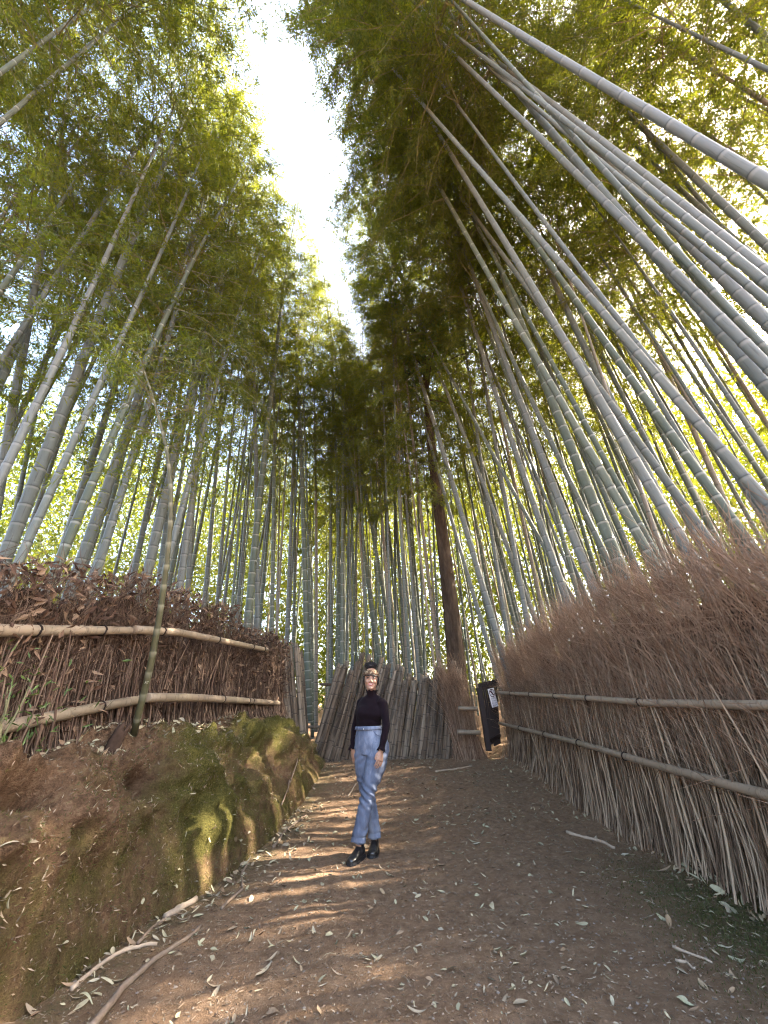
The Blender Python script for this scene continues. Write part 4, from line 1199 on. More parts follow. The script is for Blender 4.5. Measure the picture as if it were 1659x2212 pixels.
shrub('shrub', c_, (.9, .8, 3.0), 38, .07, .035, 'dark broadleaf shrub behind the right end of the brush fence', 94, 14)
c_ = atX(-12, 1600, -2.30); c_[2] = bank_z(c_[0], c_[1])
shrub('leafy_sprig', c_, (.16, .2, .42), 7, .06, .014, 'small green leafy sprig at the lower rail by the left picture edge', 95, 6)

# ------------------------------------------------------------------ the far wood behind the groves
g = np.random.default_rng(96)
n = 150000
ang = g.uniform(-1.0, 1.0, n); rd = g.uniform(27, 40, n); z = g.uniform(.5, 20, n) ** 1.0
P = np.stack([np.sin(ang) * rd, np.cos(ang) * rd, z], -1)
k = fbm(P * np.array([.28, .28, .22]), 3, 41) > -.32
P = P[k]
n2_ = 60000
ang = g.uniform(-.95, .95, n2_); rd = g.uniform(18.5, 26, n2_)
P2 = np.stack([np.sin(ang) * rd, np.cos(ang) * rd, g.uniform(2, 15, n2_)], -1)
P2 = P2[fbm(P2 * np.array([.4, .4, .3]), 3, 43) > -.12]
P = np.concatenate([P, P2]); n = len(P)
V, F = leaf_quads(P, g.normal(0, .8, (n, 3)) + np.array([0, 0, -.4]), g.normal(0, .8, (n, 3)) + np.array([0, 0, 1]), np.where(np.arange(n) < n - len(P2), 1.0, .6) * g.uniform(.3, .55, n), np.where(np.arange(n) < n - len(P2), 1.0, .5) * g.uniform(.10, .2, n))
mb = MB(); mb.add(V, F, 0, np.repeat(g.uniform(0, .6, n), 4))
tag(mb.build('far_foliage', LEAF, None, smooth=False), 'sunlit yellow-green leaf mass far behind the bamboos', 'foliage', None, 'stuff')

# ------------------------------------------------------------------ sticks, fallen leaves, litter
def hit(px, py, bank_too=True):
    d = ray(px, py)
    for t in np.arange(1.2, 14, .01):
        p = CAM + d * t
        z = float(soil_z(p[0], p[1]))
        if bank_too and p[0] < bank_foot_x(p[1]) + .1 and .7 < p[1] < 9.6:
            z = max(z, bank_z(p[0], p[1]))
        if p[2] < z: 
            return np.array([p[0], p[1], z])
    return CAM + d * 14
def surf(x, y):
    z = float(soil_z(x, y))
    if x < bank_foot_x(y) + .1: z = max(z, bank_z(x, y))
    return z
STICK = plain('stick_grey_brown', (0.20, 0.145, 0.105), .9, .1, .45, 40)
STICK2 = plain('stick_pale', (0.34, 0.26, 0.19), .9, .1, .35, 40)
def stick(pts, r0, r1, label, mat, seed, node=.16):
    P = np.array([hit(*p, bank_too=False) if seed != 13 else hit(*p) for p in pts])
    if seed != 13 and P[0, 0] < 0: P[:, 0] = np.maximum(P[:, 0], bank_foot_x(P[:, 1]) + .06)
    P[:, 2] = [float(soil_z(q[0], q[1])) + r0 * .7 if seed != 13 else q[2] for q in P]
    seg = np.concatenate([[0], np.cumsum(np.linalg.norm(np.diff(P, axis=0), axis=1))])
    n = max(8, int(seg[-1] / .03)); t = np.linspace(0, seg[-1], n)
    Q = np.stack([np.interp(t, seg, P[:, k]) for k in range(3)], -1)
    g = np.random.default_rng(seed)
    Q[1:-1] += np.cumsum(g.normal(0, .0016, (n - 2, 3)), 0)
    Q[:, 2] = np.maximum(Q[:, 2], [surf(q[0], q[1]) + r0 * .5 if seed == 13 else float(soil_z(q[0], q[1])) + r0 * .5 for q in Q])
    rad = np.linspace(r0, r1, n) * (1 + .12 * (np.sin(t / node * 2 * math.pi) > .93)) * (1 + .06 * g.normal(0, 1, n))
    c = Q.mean(0); mb = MB(); add_tube(mb, Q - c, rad, 8)
    o = mb.build('fallen_stick', mat); o.location = c
    return tag(o, label, 'stick', 'fallen sticks along the path')
stick([(188, 2240), (262, 2150), (330, 2085), (400, 2036), (432, 2008)], .019, .010, 'longest thick stick lying at the foot of the bank near the bottom edge', STICK, 1)
stick([(138, 2142), (205, 2085), (268, 2060), (338, 2046)], .011, .009, 'thinner jointed stick lying beside the longest thick stick', STICK2, 2)
stick([(296, 2042), (318, 1998), (350, 1964)], .010, .009, 'short bent grey stick above the two long ones', STICK, 3)
stick([(478, 1968), (500, 1945), (526, 1920)], .011, .010, 'short stick at the corner of the bank near the sunlit streaks', STICK, 4)
stick([(524, 1918), (522, 1890), (531, 1868)], .010, .008, 'bent twig propped at the bank corner', STICK, 5)
stick([(590, 1832), (615, 1800), (662, 1764)], .014, .010, 'curved root-like stick between the bank and the person', STICK, 6)
stick([(300, 1988), (322, 1950)], .022, .020, 'stubby chip of split bamboo at the foot of the bank', STICK2, 7)
stick([(1225, 1800), (1262, 1812), (1290, 1818), (1330, 1836)], .015, .012, 'winding root at the foot of the right brush fence', STICK2, 8)
stick([(1455, 2050), (1500, 2066), (1540, 2084)], .008, .005, 'thin forked twig on the path at the lower right', STICK2, 9)
stick([(1460, 2078), (1485, 2084), (1502, 2096)], .007, .006, 'small twig beside the forked twig at the lower right', STICK2, 10)
stick([(940, 1668), (985, 1663), (1020, 1656)], .012, .010, 'pale straight stick lying across the far end of the path', STICK2, 11)
stick([(752, 1722), (766, 1700), (776, 1688)], .010, .008, 'small crooked stick on the path left of the person', STICK2, 12)
stick([(608, 1740), (622, 1700), (640, 1664)], .009, .007, 'thin root hanging down the end of the bank', STICK, 13)

def litter_mat(name, cols):
    m, nt, out = nodes_of(name)
    r = math_(nt, 'FRACT', math_(nt, 'ADD', attr(nt), objrand(nt)))
    c = ramp(nt, cols, r)
    n = noise(nt, 60, 3, .6)
    c = mixc(nt, math_(nt, 'MULTIPLY', n, .6), c, mixc(nt, .6, c, (0.10, 0.07, 0.045)))
    bsdf(nt, out, c, .7, None, spec=.25)
    return m
DRY = litter_mat('dry_leaf', [(0, (0.40, 0.33, 0.215)), (.25, (0.32, 0.31, 0.20)), (.45, (0.46, 0.38, 0.24)), (.6, (0.24, 0.16, 0.10)), (.75, (0.36, 0.32, 0.23)), (.88, (0.15, 0.09, 0.055)), (1, (0.30, 0.20, 0.12))])
def broad_leaf(g, L, W, curl, fold):
    t = np.linspace(0, 1, 8)
    w = W * np.sin(np.pi * t ** .8) ** .8 * .5
    w[0] = .002; w[-1] = .001
    x = L * (t - .5)
    zc = curl * L * ((2 * t - 1) ** 2) * g.choice([-1, 1, 1]) 
    tw = g.normal(0, .4)
    rows = []
    for sgn in (-1, 0, 1):
        yy_ = sgn * w
        zz = zc + abs(sgn) * fold * w + tw * yy_ * (t - .5)
        rows.append(np.stack([x, yy_, zz], -1))
    V = np.stack(rows, 1).reshape(-1, 3)
    F = []
    for i in range(7):
        for s_ in (0, 1):
            a = i * 3 + s_; F.append([a, a + 1, a + 4, a + 3])
    V[:, 2] -= V[:, 2].min()
    return V, np.array(F)
g = np.random.default_rng(97)
LM = []
for k in range(14):
    wide = k < 9
    V, F = broad_leaf(g, .080 if wide else .095, (.031 if wide else .015) * g.uniform(.7, 1.25), g.uniform(.0, .22), g.uniform(-.1, .9))
    mb = MB(); mb.add(V, F, 0, k / 14.0); LM.append((V, F, mb.mesh('fallen_leaf', DRY)))
spots = []
while len(spots) < 285:
    f = g.uniform(0, 1)
    y = 1.95 + 4.2 * f ** 1.3
    x = g.uniform(-1.45, 2.35) if g.uniform() < .8 else g.uniform(-1.5, -.6)
    p = proj(np.array([x, y, 0]))
    if not (0 < p[0] < 1659 and p[1] < 2205): continue
    if abs(x - (-.2)) < .22 and 4.5 < y < 5.0: continue
    spots.append((x, y))
for x, y in spots:
    V, F, me = LM[g.integers(0, 14)]
    o = link('fallen_leaf', me)
    s_ = g.uniform(.5, 1.1)
    o.scale = (s_, s_, s_)
    o.location = (x, y, surf(x, y) + .003)
    o.rotation_euler = (g.normal(0, .22), g.normal(0, .22), g.uniform(0, 6.28))
    if y < 3.0: lab, grp = 'dry pale leaf lying on the nearest stretch of brown path', 'dry leaves on the nearest stretch of path'
    elif y < 4.6: lab, grp = 'dry pale leaf lying on the path between camera and person', 'dry leaves between camera and person'
    else: lab, grp = 'small dry leaf on the path beside or beyond the person', 'dry leaves beside and beyond the person'
    tag(o, lab, 'leaf', grp)
# the rest of the litter: path, bank top, fence foot
mb = MB()
def scatter(n, fpos, sc_range, kinds=(0, 14), tilt=.3, lift=.004):
    for _ in range(n):
        x, y, z, nrm_ = fpos()
        V, F, me = LM[g.integers(*kinds)]
        s_ = g.uniform(*sc_range)
        M = np.array((Matrix.Rotation(g.uniform(0, 6.28), 3, 'Z')))
        q = np.array(Vector(unit(np.asarray(nrm_) + g.normal(0, tilt, 3))).to_track_quat('Z', 'Y').to_matrix())
        mb.add((V * s_) @ M.T @ q.T + np.array([x, y, z + lift]), F, 0, g.uniform(0, 1))
def f_path():
    y = g.uniform(2.2, 9.0); x = g.uniform(bank_foot_x(y) - .05, fence_right_x(y) + .05)
    return x, y, float(soil_z(x, y)), (0, 0, 1)
def f_far():
    y = g.uniform(5.6, 8.8); x = g.uniform(bank_foot_x(y), fence_right_x(y))
    return x, y, float(soil_z(x, y)), (0, 0, 1)
def f_foot():
    y = g.uniform(1.8, 8.2); x = fence_right_x(y) - abs(g.normal(0, .16)) + .05
    return x, y, float(soil_z(x, y)), (-.3, 0, 1)
def f_bank(lo=.6, hi=.98):
    def f():
        y = g.uniform(1.6, 8.4); p, n_ = bank_point(y, g.uniform(lo, hi)); return p[0], p[1], p[2], n_
    return f
def f_bfoot():
    y = g.uniform(2.0, 6.5); x = bank_foot_x(y) + abs(g.normal(0, .22)) - .05
    return x, y, surf(x, y), (.2, 0, 1)
scatter(1500, f_path, (.2, .65), (4, 14))
scatter(700, f_far, (.45, 1.0))
scatter(420, f_foot, (.4, 1.1))
def f_foot2():
    y = g.uniform(1.9, 4.2); x = fence_right_x(y) - abs(g.normal(0, .14)) + .03
    return x, y, float(soil_z(x, y)) + g.uniform(0, .05), (-.4, 0, 1)
scatter(520, f_foot2, (.4, 1.3), tilt=.8)
scatter(1250, f_bank(), (.5, 1.25), tilt=.45)
scatter(800, f_bank(.60, .84), (.4, 1.15), tilt=.5)
scatter(260, f_bank(.1, .62), (.3, .8), (9, 14), tilt=.5)
scatter(240, f_bfoot, (.4, 1.2))
tag(mb.build('leaf_litter', DRY), 'scattered small dry leaves over path, bank top and fence foot', 'litter', None, 'stuff')
# small stones pressed into the path
STONE = plain('grit_stone', (0.20, 0.16, 0.13), .9, .2, .5, 8)
mb = MB(); n = 2600
y = 1.95 + 6 * g.uniform(0, 1, n) ** 1.7; x = g.uniform(0, 1, n) * (fence_right_x(y) - bank_foot_x(y)) + bank_foot_x(y)
oc = np.array([[1, 0, 0], [0, 1, 0], [-1, 0, 0], [0, -1, 0], [0, 0, 1], [0, 0, -1]], float)
of = np.array([[0, 1, 4], [1, 2, 4], [2, 3, 4], [3, 0, 4]])
r_ = (.003 + .010 * g.uniform(0, 1, n) ** 3)
V = oc[None] * (r_[:, None, None] * g.uniform(.6, 1.3, (n, 6, 1))) * np.array([1, 1, .6]) + np.stack([x, y, soil_z(x, y) + .001], -1)[:, None]
mb.add(V.reshape(-1, 3), (of[None] + (np.arange(n) * 6)[:, None, None]).reshape(-1, 3))
tag(mb.build('pebbles', STONE), 'tiny stones pressed into the brown path', 'pebbles', None, 'stuff')
# crumbs: chips, needles and grit
CRUMB = litter_mat('crumbs', [(0, (0.30, 0.23, 0.16)), (.3, (0.10, 0.065, 0.045)), (.6, (0.22, 0.15, 0.10)), (.8, (0.38, 0.31, 0.22)), (1, (0.07, 0.045, 0.03))])
mb = MB()
n = 30000
y = 1.9 + 6.9 * g.uniform(0, 1, n) ** 1.5; x = g.uniform(0, 1, n) * (fence_right_x(y) - bank_foot_x(y)) + bank_foot_x(y)
P = np.stack([x, y, soil_z(x, y) + .004], -1)
V, F = leaf_quads(P, np.stack([g.normal(0, 1, n), g.normal(0, 1, n), g.normal(0, .15, n)], -1), np.stack([g.normal(0, .3, n), g.normal(0, .3, n), 1 + 0 * x], -1), g.uniform(.006, .035, n), g.uniform(.003, .010, n))
mb.add(V, F, 0, np.repeat(g.uniform(0, 1, n), 4))
n = 14000
iy = g.integers(0, BANK_G.shape[0] - 60, n); js = g.integers(4, BANK_G.shape[1], n)
P = BANK_G[iy, js] + BANK_N[iy, js] * .005
V, F = leaf_quads(P, g.normal(0, 1, (n, 3)), BANK_N[iy, js] + g.normal(0, .4, (n, 3)), g.uniform(.01, .045, n), g.uniform(.003, .008, n))
mb.add(V, F, 0, np.repeat(g.uniform(0, 1, n), 4))
tag(mb.build('ground_litter', CRUMB, None, smooth=False), 'fine chips and needles strewn over path and bank', 'litter', None, 'stuff')
# moss and short grass on the bank and under the right fence
MOSS = leaf_mat('moss_blade', (0.05, 0.06, 0.018), (0.13, 0.12, 0.04), (0.10, 0.12, 0.02), (0.25, 0.23, 0.05), .35)
mb = MB()
n = 34000
iy = g.integers(0, BANK_G.shape[0] - 50, n); js = g.integers(3, 84, n)
P = BANK_G[iy, js]; Nn = BANK_N[iy, js]
mval = np.clip(crestmoss, 0, 1)[iy, js] + .5 * fbm(P * 2.2, 3, 55)
k = mval > .30
P, Nn = P[k] + g.normal(0, .01, (k.sum(), 3)), Nn[k]; n = len(P)
V, F = leaf_quads(P - Nn * .004, Nn + g.normal(0, .55, (n, 3)), g.normal(0, 1, (n, 3)), g.uniform(.010, .030, n), g.uniform(.003, .006, n))
mb.add(V, F, 0, np.repeat(g.uniform(0, 1, n), 4))
n = 9000
x = 2.05 + g.normal(0, .25, n); y = 3.1 + g.normal(0, .65, n)
k = (x < fence_right_x(y)) & (y > 1.9); x, y = x[k], y[k]; n = len(x)
P = np.stack([x, y, soil_z(x, y) - .003], -1)
V, F = leaf_quads(P, np.array([0, 0, 1]) + g.normal(0, .6, (n, 3)), g.normal(0, 1, (n, 3)), g.uniform(.010, .028, n), g.uniform(.003, .006, n))
mb.add(V, F, 0, np.repeat(g.uniform(0, .5, n), 4))
tag(mb.build('moss', MOSS, None, smooth=False), 'short green moss on the bank and below the right fence', 'moss', None, 'stuff')
# ------------------------------------------------------------------ the person
K_ = 2500 / 1659
def PT(ox, oy, Y): return atY(ox / K_, oy / K_, Y)
def mpp(P): return float((np.asarray(P) - CAM) @ A) / (FPX * K_)        # metres per photo pixel there
YC = 4.80
SIDE = unit(np.array([.95, -.30, 0])); FWD = unit(np.array([-.30, -.95, 0])); ZUP = np.array([0, 0, 1.0])
foot0 = PT(1185, 2790, 4.72)
person = empty('person', (foot0[0], 4.72, float(soil_z(foot0[0], 4.72))), 'person in black turtleneck, blue jeans and patterned headband standing on the path', 'person')
WP = np.array(person.location)
def loft(rings, side=SIDE, fwd=FWD, N=22, pw=2.0):
    """rings: (centre, half width along side, half depth along fwd [, forward shift])"""
    a = np.arange(N) * 2 * math.pi / N
    V = []
    for r in rings:
        c, w, d = np.asarray(r[0], float), r[1], r[2]
        ca, sa = np.cos(a), np.sin(a)
        k = (np.abs(ca) ** pw + np.abs(sa) ** pw) ** (-1 / pw)
        V.append(c + (ca * k)[:, None] * side * w + (sa * k)[:, None] * fwd * d)
    return close(np.array(V))
def limb(P, rad, N=16, flat=1.0, ref=None):
    P = np.asarray(P, float); T = unit(np.gradient(P, axis=0))
    ref = np.asarray(SIDE if ref is None else ref, float)
    X_ = unit(ref - T * (T @ ref)[:, None]); Y_ = np.cross(T, X_)
    a = np.arange(N) * 2 * math.pi / N
    V = P[:, None] + np.asarray(rad)[:, None, None] * (np.cos(a)[None, :, None] * X_[:, None] + flat * np.sin(a)[None, :, None] * Y_[:, None])
    e0 = P[:1] - T[:1] * rad[0] * .5; e1 = P[-1:] + T[-1:] * rad[-1] * .5
    V = np.concatenate([(P[0] - T[0] * rad[0] * .35 + (V[0] - P[0]) * .75)[None], V, (P[-1] + T[-1] * rad[-1] * .35 + (V[-1] - P[-1]) * .75)[None]])
    return close(V)
def close(V):
    K, N, _ = V.shape
    b = np.arange(K - 1)[:, None] * N; j = np.arange(N)[None]; j2 = (j + 1) % N
    F = np.stack([b + j, b + j2, b + N + j2, b + N + j], -1).reshape(-1, 4)
    VV = np.concatenate([V.reshape(-1, 3), V[0].mean(0)[None], V[-1].mean(0)[None]])
    t0 = np.array([[K * N, (i + 1) % N, i] for i in range(N)]); t1 = np.array([[K * N + 1, (K - 1) * N + i, (K - 1) * N + (i + 1) % N] for i in range(N)])
    return VV, F, np.concatenate([t0, t1])
def ellipsoid(c, ax, ay, az, n=14, m=20):
    th = np.linspace(.02, math.pi - .02, n); a = np.arange(m) * 2 * math.pi / m
    V = np.asarray(c) + (np.sin(th)[:, None, None] * (np.cos(a)[None, :, None] * np.asarray(ax) + np.sin(a)[None, :, None] * np.asarray(ay)) + np.cos(th)[:, None, None] * np.asarray(az))
    return close(V)
def solid(name, pieces, voxel, mat, smooth=4, fn=None, parent=person):
    """welds overlapping closed pieces into one continuous skin"""
    mb = MB()
    for V, F, T in pieces:
        mb.add(V - WP, F); n0 = mb.n - len(V)
        mb.F.append(T + n0); mb.M.append(np.zeros(len(T)))
    me = mb.mesh(name + '_raw', mat)
    tmp = bpy.data.objects.new('raw', me); COL.objects.link(tmp)
    md = tmp.modifiers.new('r', 'REMESH'); md.mode = 'VOXEL'; md.voxel_size = voxel
    sm = tmp.modifiers.new('s', 'SMOOTH'); sm.factor = .5; sm.iterations = smooth
    bpy.context.view_layer.update()
    out_ = bpy.data.meshes.new_from_object(tmp.evaluated_get(bpy.context.evaluated_depsgraph_get()))
    bpy.data.objects.remove(tmp); bpy.data.meshes.remove(me)
    out_.name = name
    n = len(out_.vertices); co = np.empty(n * 3); out_.vertices.foreach_get('co', co); co = co.reshape(-1, 3)
    no = np.empty(n * 3); out_.vertex_normals.foreach_get('vector', no); no = no.reshape(-1, 3)
    if fn is not None:
        co = co + no * fn(co + WP)[:, None]
        out_.vertices.foreach_set('co', co.ravel())
    out_.polygons.foreach_set('use_smooth', np.ones(len(out_.polygons), bool))
    out_.materials.clear(); out_.materials.append(mat)
    out_.update()
    return link(name, out_, parent)

m, nt, out = nodes_of('skin')
n1 = noise(nt, 25, 4, .6)
p = bsdf(nt, out, mixc(nt, n1, (0.31, 0.165, 0.108), (0.37, 0.205, 0.14)), .5, noise(nt, 220, 3, .6), .0006, .3, .4)
p.inputs['Subsurface Weight'].default_value = .08; p.inputs['Subsurface Radius'].default_value = (.01, .004, .002)
SKIN = m
m, nt, out = nodes_of('black_knit')
kn = nt.nodes.new('ShaderNodeTexWave'); kn.inputs['Scale'].default_value = 90; kn.inputs['Distortion'].default_value = 1.0
tc = nt.nodes.new('ShaderNodeTexCoord'); nt.links.new(tc.outputs['Object'], kn.inputs['Vector'])
pk = bsdf(nt, out, mixc(nt, noise(nt, 12, 4, .6), (0.006, 0.0035, 0.005), (0.013, 0.007, 0.010)), .9, kn.outputs['Fac'], .0015, .5, .08)
pk.inputs['Sheen Weight'].default_value = .03
KNIT = m
m, nt, out = nodes_of('denim')
n1 = noise(nt, 7, 5, .65, stretch=(1, 1, .35)); n2 = noise(nt, 300, 2, .6, stretch=(1, 1, .3)); v = attr(nt, 'val')
c = ramp(nt, [(.36, (0.050, 0.062, 0.098)), (.5, (0.105, 0.124, 0.178)), (.64, (0.235, 0.26, 0.325))], n1)
c = mixc(nt, math_(nt, 'MULTIPLY', n2, .4), c, (0.19, 0.22, 0.30))
bsdf(nt, out, c, .85, n2, .001, .4, .2)
DENIM = m
LEATHER = plain('black_leather', (0.012, 0.011, 0.012), .28, .6, .2, 40)
SOLE = plain('boot_sole', (0.010, 0.009, 0.010), .6, .3, .2)
HAIR = plain('dark_hair', (0.012, 0.008, 0.008), .55, .4, .4, 80)
TEETH = plain('teeth', (0.75, 0.71, 0.66), .4, .4, .05)
LIPS = plain('lips', (0.36, 0.12, 0.105), .45, .4, .1)
EYED = plain('eye_dark', (0.010, 0.007, 0.007), .25, .5, .1)
EYEW = plain('eye_white', (0.55, 0.50, 0.48), .4, .4, .05)
METAL = plain('button_metal', (0.6, 0.55, 0.48), .35, .8, .1)
m, nt, out = nodes_of('headband_print')
tc = nt.nodes.new('ShaderNodeTexCoord')
vo = nt.nodes.new('ShaderNodeTexVoronoi'); vo.inputs['Scale'].default_value = 42; nt.links.new(tc.outputs['Object'], vo.inputs['Vector'])
c = mixc(nt, ramp(nt, [(.42, (0, 0, 0)), (.5, (1, 1, 1))], noise(nt, 34, 3, .6)), (0.33, 0.235, 0.145), (0.09, 0.05, 0.03))
c = mixc(nt, ramp(nt, [(.0, (1, 1, 1)), (.18, (0, 0, 0))], vo.outputs['Distance']), c, (0.42, 0.33, 0.21))
bsdf(nt, out, c, .8, None, spec=.2)
BAND = m

# ---- joints, read off the photograph and set at their own depths
shL, elL, wrL = PT(1247, 2288, 4.73), PT(1258, 2365, 4.66), PT(1241, 2441, 4.60)
shR, elR, wrR = PT(1176, 2284, 4.90), PT(1157, 2365, 4.97), PT(1147, 2438, 4.90)
neck0, headc = PT(1209, 2262, 4.80), PT(1208, 2211, 4.78)
hipL, knL, anL = PT(1232, 2440, 4.77), PT(1199, 2577, 4.69), PT(1170, 2738, 4.70)
hipR, knR, anR = PT(1183, 2440, 4.85), PT(1194, 2577, 4.86), PT(1219, 2725, 4.90)
def ring(ox, oy, hw, depth, Y=YC):
    c = PT(ox, oy, Y); return (c, hw * mpp(c) / .96, depth)
def leg_path(rows):
    P = np.array([PT(r[0], r[1], r[3]) for r in rows]); rad = np.array([r[2] * mpp(p_) for r, p_ in zip(rows, P)])
    return P, rad
LEGL = [(1231, 2425, 33, 4.78), (1229, 2460, 35, 4.765), (1222, 2495, 34, 4.745), (1211, 2530, 29, 4.72), (1199, 2572, 24.5, 4.70), (1192, 2615, 23.5, 4.70), (1184, 2655, 23, 4.70), (1175, 2695, 23, 4.70), (1168, 2734, 23, 4.70)]
LEGR = [(1186, 2425, 30, 4.85), (1184, 2460, 31, 4.85), (1184, 2495, 29, 4.85), (1187, 2530, 26, 4.86), (1194, 2572, 22, 4.87), (1203, 2615, 22, 4.88), (1211, 2655, 21, 4.89), (1216, 2690, 20.5, 4.90), (1219, 2720, 20.5, 4.90)]
PL_, RL_ = leg_path(LEGL); PR_, RR_ = leg_path(LEGR)

# ---- body: one continuous skin, head to ankles
hu = unit(np.array([.05, 0, 1.0])); hf = unit(np.array([.02, -1, -.02])); hf = unit(hf - hu * (hf @ hu)); hs = np.cross(hf, hu); hs = hs if hs[0] > 0 else -hs
def HP(x, y, z): return headc + hs * x + hf * y + hu * z       # x to her left, y out of the face, z up
def hring(z, a, b, off): return (HP(0, off, z), a, b)
pieces = [loft([hring(-.110, .024, .018, .060), hring(-.102, .038, .032, .048), hring(-.085, .054, .052, .028), hring(-.055, .068, .070, .012), hring(-.02, .076, .082, .004), hring(.02, .078, .090, 0), hring(.055, .077, .092, -.004), hring(.085, .066, .084, -.008), hring(.108, .045, .06, -.012), hring(.118, .02, .03, -.012)], hs, hf, 26, 2.15),
          limb([neck0 + np.array([0, .02, -.06]), neck0 + np.array([0, .01, 0]), HP(0, -.015, -.06)], [.058, .052, .050]),
          # nose: bridge to tip, with the wings
          limb([HP(0, .082, .016), HP(0, .087, -.002), HP(0, .095, -.020), HP(0, .093, -.028)], [.007, .0085, .0115, .010], 10, .9, hs),
          ellipsoid(HP(.012, .088, -.030), hs * .010, hf * .011, hu * .008), ellipsoid(HP(-.012, .088, -.030), hs * .010, hf * .011, hu * .008),
          # cheeks, brow, chin, ears
          ellipsoid(HP(.036, .062, -.030), hs * .026, hf * .022, hu * .024), ellipsoid(HP(-.036, .062, -.030), hs * .026, hf * .022, hu * .024),
          ellipsoid(HP(0, .072, -.098), hs * .022, hf * .018, hu * .016), ellipsoid(HP(0, .072, .028), hs * .05, hf * .018, hu * .010),
          ellipsoid(HP(.078, -.004, -.008), hs * .008, hf * .018, hu * .030), ellipsoid(HP(-.078, -.004, -.008), hs * .008, hf * .018, hu * .030)]
def torso_rings(k, dd):
    return [ring(1206, 2418, 50 * k, .100 * dd, 4.82), ring(1201, 2385, 41 * k, .092 * dd, 4.82), ring(1200, 2365, 38.5 * k, .088 * dd, 4.82), ring(1201, 2345, 41 * k, .096 * dd, 4.81), ring(1203, 2322, 46 * k, .122 * dd, 4.80), ring(1206, 2302, 46 * k, .112 * dd, 4.81), ring(1209, 2286, 42 * k, .086 * dd, 4.82), ring(1211, 2272, 33 * k, .066 * dd, 4.82), ring(1211, 2262, 21 * k, .055 * dd, 4.82)]
pieces += [loft(torso_rings(.90, .88)), limb([shL + np.array([-.01, .01, -.03]), elL, wrL], [.030, .030, .022]), limb([shR + np.array([.01, 0, -.03]), elR, wrR], [.030, .030, .022]),
           limb(PL_, RL_ * .8), limb(PR_, RR_ * .8), limb([anL, anL + np.array([0, 0, -.05])], [.035, .033]), limb([anR, anR + np.array([0, 0, -.05])], [.035, .033]),
           limb([shL + np.array([-.02, .02, -.04]), neck0 + np.array([0, .02, -.05]), shR + np.array([.02, 0, -.04])], [.026, .036, .026])]
def hand(w, tip_dir, across, outn, curl, thumb_side):
    """palm and five fingers; across: from little finger to index, outn: out of the back of the hand"""
    d = unit(tip_dir); ac = unit(across - d * (across @ d)); on = np.cross(d, ac); on = on if on @ outn > 0 else -on
    out_ = [limb([w - d * .02, w + d * .02, w + d * .055, w + d * .088], [.024, .030, .038, .036], 14, .42, ac)]
    for k, (o_, L, r) in enumerate(((-.030, .062, .0078), (-.010, .076, .0085), (.011, .082, .0088), (.031, .074, .0085))):
        b = w + d * (.084 - abs(o_) * .12) + ac * o_
        p1 = b + d * L * .42 - on * L * .10 * curl + ac * o_ * .08
        p2 = p1 + d * L * .32 - on * L * .26 * curl
        p3 = p2 + d * L * .22 - on * L * .26 * curl
        out_.append(limb([b - d * .012, p1, p2, p3], [r * 1.08, r, r * .92, r * .75], 8))
    b = w + d * .022 + ac * thumb_side * .022
    p1 = b + d * .030 + ac * thumb_side * .022 - on * .010; p2 = p1 + d * .028 + ac * thumb_side * .004 - on * .008; p3 = p2 + d * .018 - ac * thumb_side * .003 - on * .004
    out_.append(limb([b, p1, p2, p3], [.0125, .0105, .0095, .0075], 8))
    return out_
dL = PT(1234, 2497, 4.55) - wrL; dR = PT(1156, 2490, 4.84) - wrR
pieces += hand(wrL, dL, np.array([-.75, -.65, 0]), np.array([.55, -.8, .1]), .8, 1)
pieces += hand(wrR, dR, np.array([.60, -.80, 0]), np.array([-.8, -.6, .1]), .8, 1)
solid('body', pieces, .0042, SKIN, 3)

# ---- face
def lens(name, c, ax, ay, nrm_, mat, bulge=.004, n=18, sag=0.0):
    a = np.arange(n) * 2 * math.pi / n
    ring_ = c + np.cos(a)[:, None] * ax + np.sin(a)[:, None] * ay * (np.abs(np.sin(a)) ** .2)[:, None] + (np.cos(a) ** 2)[:, None] * np.asarray(ay) * sag - nrm_ * .004 - nrm_ * (np.cos(a) ** 2)[:, None] * .003
    V = np.concatenate([ring_, (c + nrm_ * bulge)[None]]) - WP
    mb = MB(); mb.add(V, [[i, (i + 1) % n, n] for i in range(n)])
    return mb.build(name, mat, person)
for sg_ in (1, -1):
    e = HP(.031 * sg_, .082, .004); nn_ = unit(hf + hs * .22 * sg_)
    lens('eye', e, hs * .0150, hu * .0062, nn_, EYEW, .003)
    lens('iris', e + nn_ * .002, hs * .0118, hu * .0082, nn_, EYED, .0040, 12)
    mb = MB(); add_tube(mb, np.array([HP((.030 - .017) * sg_, .0835, .0045), HP(.024 * sg_, .0885, .0115), HP(.034 * sg_, .0865, .0120), HP(.0485 * sg_, .0760, .0065)]) - WP, [.0024, .0046, .0050, .0030], 6); mb.build('eyelashes', EYED, person)
    mb = MB(); add_tube(mb, np.array([HP(.013 * sg_, .0905, .0225), HP(.026 * sg_, .0910, .0280), HP(.040 * sg_, .0855, .0280), HP(.053 * sg_, .0745, .0215)]) - WP, [.0030, .0042, .0036, .0018], 6); mb.build('eyebrow', HAIR, person)
mo = HP(0, .0865, -.060)
lens('lips', mo, hs * .0300, hu * .0120, hf, LIPS, .006, 20, .60)
lens('teeth', mo + hf * .0035 + hu * .0018, hs * .0205, hu * .0048, hf, TEETH, .0045, 16, .75)
